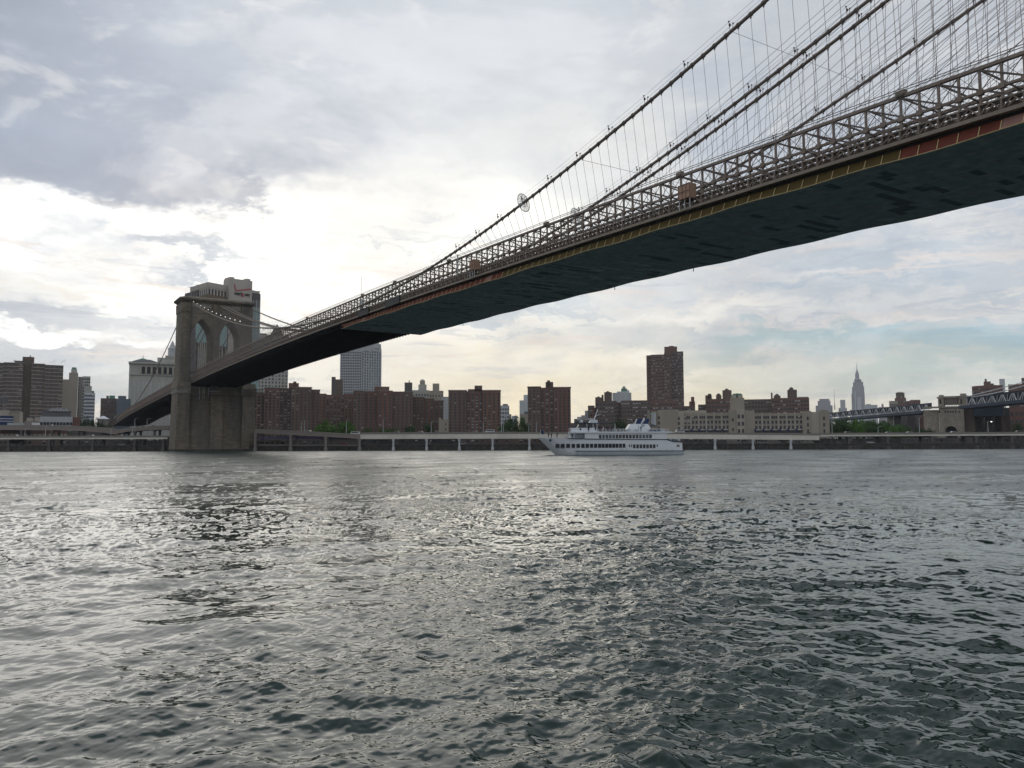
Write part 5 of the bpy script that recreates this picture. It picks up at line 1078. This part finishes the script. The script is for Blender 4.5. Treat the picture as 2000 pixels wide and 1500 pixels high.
# ---------------------------------------------------------------- vehicles
def car_mesh(kind):
    m = MB(); L, hgt = {'car': (4.5, 1.45), 'van': (5.6, 2.3), 'suv': (4.8, 1.8)}[kind]; w = .9
    if kind == 'van': prof = [(-L/2, .35), (L/2, .35), (L/2, 1.1), (L/2-.7, 1.25), (L/2-1.3, hgt), (-L/2, hgt)]; gl = [(-L/2+.4, 1.35), (L/2-1.1, 1.35), (L/2-1.45, hgt-.2), (-L/2+.4, hgt-.2)]
    else: prof = [(-L/2, .35), (L/2, .35), (L/2, .75), (L/2-.9, .95), (L/2-1.7, hgt), (-L/2+1.0, hgt), (-L/2+.2, .95), (-L/2, .9)]; gl = [(-L/2+.45, .98), (L/2-1.1, .98), (L/2-1.8, hgt-.1), (-L/2+1.1, hgt-.1)]
    def ext(mm, pf, w_):
        n = len(pf); mm.add([(x, -w_, z) for x, z in pf]+[(x, w_, z) for x, z in pf], [tuple(range(n)), tuple(range(n, 2*n))[::-1]]+[(i, n+i, n+(i+1) % n, (i+1) % n) for i in range(n)]); return mm
    ext(m, prof, w); g = ext(MB(), gl, w+.03); wh = []
    for x in (-L*.31, L*.31): wh.append((x, MB().tube([(0, -w-.02, 0), (0, w+.02, 0)], .34, 12)))
    return m, g, wh
CARP = {k: mat('car_paint_'+k, c, .35, .03, 1, spec=.6) for k, c in (('white', (.72, .72, .72)), ('silver', (.42, .43, .45)), ('black', (.02, .02, .022)), ('red', (.30, .02, .02)), ('blue', (.05, .09, .2)), ('grey', (.14, .14, .15)))}
CM = {}
def car(kind, colr, u, D, z, label, flip=0, group='vehicles on the riverside highways'):
    k = (kind, colr)
    if k not in CM:
        m, g, wh = car_mesh(kind); CM[k] = (m.mesh('body', CARP[colr]), g.mesh('windows', GLASS), [(x, w.mesh('wheel', BLACKP)) for x, w in wh])
    o = thing('van' if kind == 'van' else 'car', label, 'van' if kind == 'van' else 'car', gp(u, D, z), ROT+(math.pi if flip else 0), group)
    put('body', CM[k][0], o); put('side_window', CM[k][1], o)
    for x, w in CM[k][2]: put('wheel', w, o, loc=(x, 0, .34))
zr = lambda u, v, D: zv(u, v, D)-1.35
for kind, colr, u, D, v, lab in (('van', 'white', 1327, 459, 844.0, 'white minibus with dark windows beside the warehouse pavilion'), ('car', 'white', 600, 459, 842, 'white car on the brown ramp near two tall poles'), ('van', 'white', 692, 458.5, 847.3, 'white van at the foot of the brown ramp'),
    ('car', 'white', 820, 459, 844, 'white car beside the first lamp left of the tan house'), ('car', 'white', 926, 460, 843.7, 'white car below the free standing brick block'), ('van', 'white', 956, 459, 843.6, 'white van left of the pair of poles'), ('car', 'silver', 974, 462, 843.6, 'silver car behind the white van at the poles'),
    ('car', 'silver', 773, 462, 844.2, 'silver car above the first cream girder joint'), ('car', 'black', 1578, 459, 846.2, 'black car in front of the warehouse end pavilion'), ('car', 'silver', 853, 461, 843.9, 'silver car in front of the small tan house'), ('car', 'white', 1862, 461, 844.2, 'white car in front of the anchorage arch'),
    ('car', 'silver', 1776, 462, 844.4, 'silver car before the end of the park trees'), ('car', 'silver', 1735, 461, 844.8, 'silver car before the middle of the park trees'), ('suv', 'grey', 1655, 461, 845.3, 'grey car at the start of the park trees'), ('suv', 'black', 1990, 461, 843.6, 'black car by the frame edge under the far bridge')):
    D -= 6.7; zz2 = zv(u, v, D)-1.0; car(kind, colr, u, D, zz2, lab, flip=1)
for kind, colr, u, v, lab in (('car', 'silver', 28, 851, 'silver car on the lower highway at the far left'), ('car', 'white', 176, 851, 'white car on the lower highway near the ramp crossing'), ('car', 'silver', 233, 851, 'silver car on the lower highway below the side span')): car(kind, colr, u, 453.0, zv(u, v, 453)-1.0, lab, 1)
for kind, colr, u, v, D, lab in (('car', 'silver', 96, 831, 485, 'silver car on the upper ramp before the market hall'), ('car', 'white', 278, 832.8, 479, 'white car on the climbing ramp under the side span'), ('car', 'silver', 299, 832, 479, 'silver car on the climbing ramp nearest the tower')): car(kind, colr, u, D, zv(u, v, D)-1.0, lab, 1)
for kind, colr, u, lab in (('van', 'white', 1487, 'white van parked on the quay below the highway'), ('car', 'silver', 1455, 'silver car parked on the quay beside the white van'), ('car', 'red', 672, 'red car parked under the brown ramp'), ('car', 'white', 905, 'white car parked under the highway column'), ('suv', 'grey', 1640, 'grey car parked under the thin highway'), ('car', 'white', 1700, 'white car parked under the thin highway'), ('car', 'silver', 240, 'silver car parked under the lower highway')):
    car(kind, colr, u, 457.5, LAND_Z+.02, lab, 0, 'vehicles parked on the quay')
# ---------------------------------------------------------------- lamp posts and poles
def lamp(u, D, vb, vt, label, two=False, head=True, lit=False):
    z0, z1 = zv(u, vb, D), zv(u, vt, D); o = thing('street_lamp' if head else 'flagpole', label, 'street lamp' if head else 'flagpole', gp(u, D, z0), ROT, 'lamps and poles along the highway'); h = z1-z0
    MB().tube([(0, 0, 0), (0, 0, h)], [.16, .09], 6).build('pole', PALE_B, o)
    if head:
        for sgn in ((1, -1) if two else (1,)):
            MB().tube([(0, 0, h), (sgn*.7, 0, h+.35), (sgn*1.8, 0, h+.4)], .06, 4).build('arm', PALE_B, o); MB().box(sgn*2.1-.35, sgn*2.1+.35, -.15, .15, h+.3, h+.48).build('lamp_head', ROOFG, o)
            if lit: MB().lathe([(.12, h-.02), (.30, h+.1), (.30, h+.28)], 8, (sgn*2.1, 0)).build('bulb', emit('lit_bulb', (1, .96, .88), 6.0), o)
for u, vb, vt, lab in ((676, 846, 820, 'lamp post between the two bright green trees'), (748, 845, 820, 'lamp post before the wide stepped brick block'), (842, 844, 824, 'lamp post before the lower brick block'), (944, 844, 824, 'lamp post before the free standing brick block'), (1033, 844, 825, 'lamp post at the left edge of the narrow brick block'), (1048, 844, 825, 'lamp post before the narrow brick block'),
    (1381, 845, 822, 'lamp post before the warehouse left wing'), (1626, 846, 820, 'lamp post at the right end of the warehouse'), (1716, 845, 834, 'short lamp post before the park trees'), (258, 851, 836, 'lamp post on the lower highway under the side span'), (216, 851, 836, 'lamp post beside the green awnings'), (262, 832, 818, 'lamp post on the climbing ramp'), (286, 832, 819, 'taller lamp post on the climbing ramp near the tower'), (48, 851, 838, 'lamp post on the lower highway before the pier shed'), (88, 851, 834, 'lamp post on the lower highway before the market hall')): lamp(u, FD+.8, vb, vt, lab)
lamp(1797, FD+.8, 845, 816, 'curved lamp post left of the far bridge anchorage'); lamp(1931, FD+.8, 844, 824, 'lamp post right of the anchorage with its lamp lit', lit=True)
for u, vt, lab in ((588, 823, 'thin flagpole on the brown ramp'), (594, 820, 'second thicker pole on the brown ramp'), (979.5, 815, 'tall flagpole right of the free standing brick block'), (983, 819, 'shorter flagpole beside the tall one')): lamp(u, FD+2, 846, vt, lab, head=False)
# ================================================================== the white ferry
FDp = 267.0; FO = gp(1192, FDp, WATER_Z); K = FDp/FPX
ship = thing('ferry', 'white sightseeing ferry with blue funnels crossing under the bridge', 'ferry', FO, ROT)
fx = lambda u: (u-1192)*K; fz = lambda v: (889-v)*K
HB = 4.9  # half beam
def loft(secs, m, name, smooth=False):
    """secs: list of (u, half width, v_top, v_bottom) with flare"""
    mb = MB(); vs = []; fs = []
    for u, hw, vt, vb_, hb in secs: x = fx(u); vs += [(x, -hw, fz(vt)), (x+(0), -hb, fz(vb_)), (x, hb, fz(vb_)), (x, hw, fz(vt))]
    n = len(secs)
    for i in range(n-1): fs += [(i*4+a, i*4+4+a, i*4+4+b, i*4+b) for a, b in ((0, 1), (1, 2), (2, 3), (3, 0))]
    fs += [(0, 1, 2, 3), ((n-1)*4+3, (n-1)*4+2, (n-1)*4+1, (n-1)*4)]; mb.add(vs, fs); return mb.build(name, m, ship)
FW = mat('ferry_white', (.80, .84, .88), .35, .05, .3, spec=.5); FG = mat('ferry_grey', (.38, .44, .47), .45, .08, .3); FN = mat('ferry_trim', (.03, .045, .06), .5, .05, 1)
# hull: raked stem by moving the lower edge aft
def hull():
    mb = MB(); secs = [(1051, .12, 855.8, 1088, .05), (1062, 1.3, 856.2, 1091, .4), (1078, 2.7, 856.9, 1096, 1.6), (1100, 4.1, 857.8, 1108, 3.0), (1130, 4.85, 858.8, 1132, 4.2), (1180, HB, 860, 1180, 4.7), (1250, HB, 860.6, 1250, 4.8), (1296, HB, 860.6, 1296, 4.8), (1309, HB, 864.6, 1308, 4.8), (1326, HB, 865.8, 1327, 4.7)]
    vs = []
    for u, hw, vt, ub, hb in secs:
        um = u+(ub-u)*.72
        vs += [(fx(u), -hw, fz(vt)), (fx(um), -(hb*.35+hw*.65), fz(881)), (fx(ub), -hb, fz(893)), (fx(ub), hb, fz(893)), (fx(um), (hb*.35+hw*.65), fz(881)), (fx(u), hw, fz(vt))]
    n = len(secs); fs = [(i*6+a, i*6+6+a, i*6+6+(a+1) % 6, i*6+(a+1) % 6) for i in range(n-1) for a in range(6)]
    fs += [tuple(range(6)), tuple((n-1)*6+k for k in range(6))[::-1]]; mb.add(vs, fs); return mb
hull().build('hull', FW, ship)
MB().box(fx(1122), fx(1330), -HB-.12, -HB+.5, fz(882.2), fz(881)).build('rubbing_strake', FN, ship)
MB().box(fx(1126), fx(1329), -HB-.04, -HB+.3, fz(888.8), fz(882.2)).build('boot_topping', FG, ship)
st = MB(); 
for (ua, va), (ub, vb_) in (((1106, 857.6), (1160, 859)), ((1160, 859), (1296, 860)), ((1296, 860), (1309, 864)), ((1309, 864), (1326, 865))): st.beam((fx(ua), -HB-.06, fz(va)), (fx(ub), -HB-.06, fz(vb_)), .15, .26)
st.build('sheer_stripe', FN, ship)
def cabin(name, u0, u1, v0, v1, hw, m=FW, rake=0): return MB().prism(rect(fx(u0), fx(u1), -hw, hw), fz(v1), fz(v0), rect(fx(u0)+rake, fx(u1), -hw, hw)).build(name, m, ship)
cabin('saloon', 1140, 1297, 846.5, 860, HB-.25); cabin('forward_saloon', 1113, 1141, 846.5, 858.5, 2.6)
cabin('upper_deck', 1112, 1306, 844.6, 847.4, HB+.1); cabin('deck_edge', 1304, 1312, 846, 846.9, HB)
cabin('upper_bulwark', 1113, 1164, 837.2, 844.6, 4.2)
cabin('wheelhouse', 1127, 1160, 829.5, 837.2, 2.6, GLASS, .8); cabin('wheelhouse_roof', 1124, 1199, 827.6, 828.8, 3.4, FN)
cabin('radar_house', 1150, 1167, 821.5, 827.6, 1.4, FW, .6)
for u in (1164.5, 1199, 1157, 1145): MB().box(fx(u)-.08, fx(u)+.08, -3.3, -3.15, fz(845), fz(828.5)).build('awning_post', WHITE, ship)
lowu = [1088, 1098, 1108.2, 1118, 1127.2, 1136.2, 1144.5, 1152.6, 1160.5, 1168, 1174.8, 1181.7, 1188.4, 1195, 1201.3, 1208, 1214.6]
def pane(u, w, v0, v1, yy, name='window', m=GLASS): MB().box(fx(u-w/2), fx(u+w/2), -yy-.05, -yy+.05, fz(v1), fz(v0)).build(name, m, ship)
def hy(u): return float(np.interp(u, [1051, 1062, 1078, 1100, 1130, 1180], [.1, 1.2, 2.6, 3.95, 4.78, HB]))+.03
for i, u in enumerate(lowu):
    w = 7.2-.12*i; y0, y1 = hy(u-w/2-2.5), hy(u+w/2-2.5)
    MB().add([(fx(u-w/2), -y0, fz(875.5)), (fx(u+w/2), -y1, fz(875.5)), (fx(u+w/2), -y1-.05, fz(867.8)), (fx(u-w/2), -y0-.05, fz(867.8)), (fx(u-w/2), -y0+.5, fz(875.5)), (fx(u+w/2), -y1+.5, fz(875.5)), (fx(u+w/2), -y1+.5, fz(867.8)), (fx(u-w/2), -y0+.5, fz(867.8))], [(0, 1, 2, 3), (0, 3, 7, 4), (1, 5, 6, 2), (3, 2, 6, 7), (0, 4, 5, 1)]).build('window', GLASS, ship)
for u in (1224.8, 1228.8): pane(u, 1.8, 869.3, 874.5, HB)
for i in range(7): pane(1234.2+i*6.35, 4.8, 869.2, 876.5, HB)
pane(1278.2, 2.2, 869.5, 873.5, HB)
for i in range(16): pane(1169.5+i*6.42, 5.0, 850.5, 857.5, HB-.25, m=(GLASS if i not in (1, 2, 3, 4, 12, 13, 14) else GLASS_B))
for i in range(6): MB().beam((fx(1122+i*3.2), -2.7, fz(857)), (fx(1125+i*3.2), -2.7, fz(848.5)), .5, .08).build('raked_window', FN, ship)
pane(1132, 3.2, 838, 842, 4.2); pane(1161, 3.0, 832, 842, 4.2, 'door')
for (ua, va, ub, vb_) in ((1102, 857, 1115, 845), (1138, 858, 1151, 845)): MB().beam((fx(ua), -3.6, fz(va)), (fx(ub), -3.6, fz(vb_)), .9, .35).build('stair', FG, ship)
for u in (1208, 1212, 1219.5): pane(u, 1.2, 878, 879.3, HB+.02, 'vent')
for u in (1270, 1284, 1296, 1308): pane(u, .9, 878.8, 880, HB+.02, 'vent')
pane(1318, 5.5, 870, 874, HB+.02, 'builder_plate', CONC)
MB().tube([(fx(1074.2), -2.62, fz(861)), (fx(1074.2), -2.2, fz(861))], 2.3*K*1.0, 12).build('bow_emblem', NAVY, ship)
rl = MB()
for v in (839.2, 841.2, 843): rl.box(fx(1166), fx(1302), -HB, -HB+.06, fz(v), fz(v)+.05); rl.box(fx(1166), fx(1302), HB-.06, HB, fz(v), fz(v)+.05)
for u in np.arange(1166, 1303, 7): rl.box(fx(u)-.04, fx(u)+.04, -HB, -HB+.06, fz(845), fz(839)); rl.box(fx(u)-.04, fx(u)+.04, HB-.06, HB, fz(845), fz(839))
for u in np.arange(1056, 1105, 6): rl.box(fx(u)-.04, fx(u)+.04, -max(.1, hy(u)-.2), -max(.1, hy(u)-.2)+.05, fz(857), fz(852.5))
for u in np.arange(1302, 1324, 4): rl.box(fx(u)-.04, fx(u)+.04, -HB, -HB+.06, fz(865), fz(857))
for ua, va, ub, vb_ in ((1301, 855, 1306, 862), (1306, 858, 1322, 860)): rl.beam((fx(ua), -HB, fz(va)), (fx(ub), -HB, fz(vb_)), .12)
rl.build('deck_rail', WHITE, ship, stuff=True)
# funnels
fnm = MB(); fnm.prism(rect(fx(1223), fx(1269.5), -2.6, 2.6), fz(840), fz(829.8), rect(fx(1229.5), fx(1264), -2.0, 2.0)); fnm.build('funnel_casing', WHITE, ship); cabin('casing_base', 1229, 1266, 840, 845, 2.6, WHITE)
for u0, u1, s_ in ((1240, 1253.5, 4), (1254.5, 1265, 5)): MB().prism(rect(fx(u0), fx(u1), -1.6, 1.6), fz(829.8), fz(820), rect(fx(u0+s_), fx(u1+2.2), -1.3, 1.3)).build('funnel', NAVY, ship)
MB().beam((fx(1251), -1.7, fz(829.5)), (fx(1257.5), -1.4, fz(818)), .3).build('exhaust_pipe', WHITE, ship)
MB().lathe([(.5, fz(833.4)), (.5, fz(830.6))], 8, (fx(1254), -2.4)).build('casing_vent', FG, ship)
m = MB(); m.tube([(fx(1160.5), 0, fz(822)), (fx(1168.5), 0, fz(800))], [.22, .1], 6); m.tube([(fx(1162), 0, fz(815)), (fx(1173.5), 0, fz(810))], .1, 5); m.box(fx(1149), fx(1158), -1, 1, fz(820.6), fz(819)); m.box(fx(1152.6), fx(1154.4), -.3, .3, fz(821.6), fz(818.4)); m.build('radar_mast', WHITE, ship)
for u in (1129, 1136, 1141, 1147): MB().lathe([(.35, fz(828)), (.5, fz(825)), (.35, fz(822.8)), (.1, fz(822))], 8, (fx(u), -1.5)).build('deck_fitting', ROOFG if u != 1136 else WHITE, ship)
for i, u in enumerate((1268, 1276, 1284, 1292, 1225, 1240)): MB().box(fx(u)-.55, fx(u)+.55, -3.2, -2.4, fz(845), fz(841.3)).build('deck_seat', NAVY if i < 3 else FG, ship)
for u in (1310, 1314, 1319): MB().box(fx(u)-.35, fx(u)+.35, -3, -2, fz(865), fz(860)).build('stern_locker', FN, ship)
m = MB(); m.tube([(fx(1056.5), 0, fz(856)), (fx(1056.5), 0, fz(840.5))], .07, 5); m.build('jackstaff', WHITE, ship)
def flag(label, u, v, w, h, mm, y, lab2=None):
    g = MB(); n = 8
    vs = []
    for i in range(n+1):
        x = w*i/n; yy = .25*math.sin(i*.9); vs += [(x, yy, 0), (x, yy, -h-.06*i), (x, yy+.03, 0), (x, yy+.03, -h-.06*i)]
    fs = [(i*4, i*4+1, i*4+5, i*4+4) for i in range(n)]+[(i*4+2, i*4+6, i*4+7, i*4+3) for i in range(n)]
    o = g.add(vs, fs).build('flag', mm); tag(o, label, 'flag'); o.rotation_euler = (0, 0, ROT)
    p = Vector(FO)+Vector((R0[0], R0[1], 0))*fx(u)+Vector((H[0], H[1], 0))*y; o.location = (p.x, p.y, WATER_Z+fz(v)); return o
flag('small blue flag on the ferry jackstaff', 1057, 841.5, .95, 1.0, NAVY, 0); flag('small red flag hanging at the forward end of the upper deck', 1111, 838.5, .6, 1.3, REDP, -3.4)
flag('large grey blue flag flying aft of the ferry funnels', 1272.5, 807.5, 1.6, 3.7, GREY_B, 0)
# small people: one continuous skin each
def person_mesh(arm):
    me = bpy.data.meshes.new('body'); V = [(0, 0, .95), (0, 0, 1.2), (0, 0, 1.42), (0, 0, 1.53), (0, .02, 1.66), (.1, 0, .9), (.11, .02, .5), (.11, 0, .06), (-.1, 0, .9), (-.12, .02, .5), (-.12, 0, .06), (.2, 0, 1.42), (.25, -.05, 1.15), (.2+.05*arm, -.18-.1*arm, .98+.2*arm), (-.2, 0, 1.42), (-.26, -.03, 1.15), (-.22, -.16, .98), (.12, -.12, .03), (-.12, -.12, .03)]
    Ed = [(0, 1), (1, 2), (2, 3), (3, 4), (0, 5), (5, 6), (6, 7), (0, 8), (8, 9), (9, 10), (2, 11), (11, 12), (12, 13), (2, 14), (14, 15), (15, 16), (7, 17), (10, 18)]
    Rr = [.15, .14, .16, .06, .11, .1, .065, .05, .1, .065, .05, .07, .05, .04, .07, .05, .04, .045, .045]
    me.from_pydata(V, Ed, []); o = bpy.data.objects.new('tmp', me); C.objects.link(o); o.modifiers.new('s', 'SKIN')
    for i, r_ in enumerate(Rr): me.skin_vertices[0].data[i].radius = (r_, r_)
    me.skin_vertices[0].data[0].use_root = True; sb = o.modifiers.new('b', 'SUBSURF'); sb.levels = sb.render_levels = 1
    dg = bpy.context.evaluated_depsgraph_get(); out = bpy.data.meshes.new_from_object(o.evaluated_get(dg)); bpy.data.objects.remove(o)
    return out
PB = [person_mesh(0), person_mesh(1)]
CL = [mat('cloth_'+n_, c, .9, .1, 2) for n_, c in (('navy', (.02, .03, .07)), ('black', (.02, .02, .02)), ('red', (.22, .04, .05)), ('white', (.55, .55, .53)), ('grey', (.12, .12, .13)))]
PMESH = {}
hair = MB().lathe([(.02, 1.80), (.10, 1.765), (.125, 1.69), (.11, 1.62)], 8).mesh('hair', BLACKP)
hd_ = MB().lathe([(.05, 1.54), (.09, 1.59), (.105, 1.66), (.10, 1.73), (.05, 1.775)], 8).mesh('head', SKIN)
def person(u, v, y, ci, arm, label, group=None):
    k = (ci, arm)
    if k not in PMESH: me = PB[arm].copy(); me.materials.clear(); me.materials.append(CL[ci]); PMESH[k] = me
    p = Vector(FO)+Vector((R0[0], R0[1], 0))*fx(u)+Vector((H[0], H[1], 0))*y
    o = bpy.data.objects.new('person', PMESH[k]); C.objects.link(o); o.location = (p.x, p.y, WATER_Z+fz(v)); o.rotation_euler = (0, 0, ROT+random.uniform(-1, 1)); tag(o, label, 'person', group)
    put('face', hd_, o); put('hair', hair, o)
gp_ = 'passengers crowded on the ferry upper deck'
for i, u in enumerate((1169, 1172, 1174.5, 1177, 1179.5, 1181.5, 1184, 1187, 1190, 1192, 1195, 1197.5)):
    ci = (0, 2, 1, 3, 0, 2, 1, 0, 2, 1, 0, 4)[i]
    person(u, 844.6, -2.8+1.2*(i % 3), ci, i % 2, 'passenger in %s standing %s' % (('navy', 'black', 'red', 'white', 'grey')[ci], ('nearest the wheelhouse', 'just behind the wheelhouse', 'third from the wheelhouse', 'fourth from the wheelhouse', 'in the front half of the crowd', 'in the middle of the crowd', 'in the middle of the crowd by the mast post', 'right of the crowd middle', 'in the rear half of the crowd', 'near the rear of the crowd', 'last but one before the awning post', 'at the rear end by the awning post')[i]), gp_)
for u, v, y, ci, lab in ((1071.5, 856.6, -1.2, 1, 'person in black standing at the ferry bow nearest the flag'), (1077, 856.8, -1.6, 1, 'person in black crouching by the bow rail above the round emblem'), (1087.5, 857.2, -2.2, 4, 'person in grey standing on the foredeck alone'), (1116.5, 858, -3.4, 1, 'person in black at the foot of the forward stair'), (1147.5, 844.6, -4.4, 1, 'person in black leaning at the wheelhouse rail'), (1248, 844.6, -4.4, 0, 'person in navy standing by the white funnel casing'), (1244, 844.6, -4.0, 3, 'person in white beside the funnel casing')): person(u, v, y, ci, 1, lab)
# ripples of the ferry wake: thin foam line along the hull
fo = MB(); random.seed(11)
for i in range(90):
    u = random.uniform(1078, 1340); y = -HB-.3-abs(random.gauss(0, .8)); L = random.uniform(.3, 1.4); x = fx(u); fo.add([(x-L, y, .06+.02), (x, y-.12, .07+.02), (x+L, y, .06+.02), (x, y+.12, .09)], [(0, 1, 2, 3)])
f_ = fo.build('foam', WHITE, None, stuff=True); f_.location = FO; f_.rotation_euler = (0, 0, ROT); f_['label'] = 'thin white foam along the ferry hull'
# ------------------------------------------------------------------ haze
hz = MB(); zt_ = 480.0; a_, b_, c_, d_ = vw(-3500, -150, 0), vw(3500, -150, 0), vw(3500, 5200, 0), vw(-3500, 5200, 0)
hz.prism([a_[:2], b_[:2], c_[:2], d_[:2]], -6, zt_)
hm = bpy.data.materials.new('thin_haze'); hm.use_nodes = True; t = hm.node_tree; t.nodes.clear(); om = t.nodes.new('ShaderNodeOutputMaterial'); pv = t.nodes.new('ShaderNodeVolumePrincipled')
pv.inputs['Color'].default_value = (.80, .86, .95, 1); pv.inputs['Density'].default_value = 5.5e-5; pv.inputs['Anisotropy'].default_value = 0.35; t.links.new(pv.outputs[0], om.inputs['Volume'])
ho = hz.build('haze', hm); ho['kind'] = 'stuff'
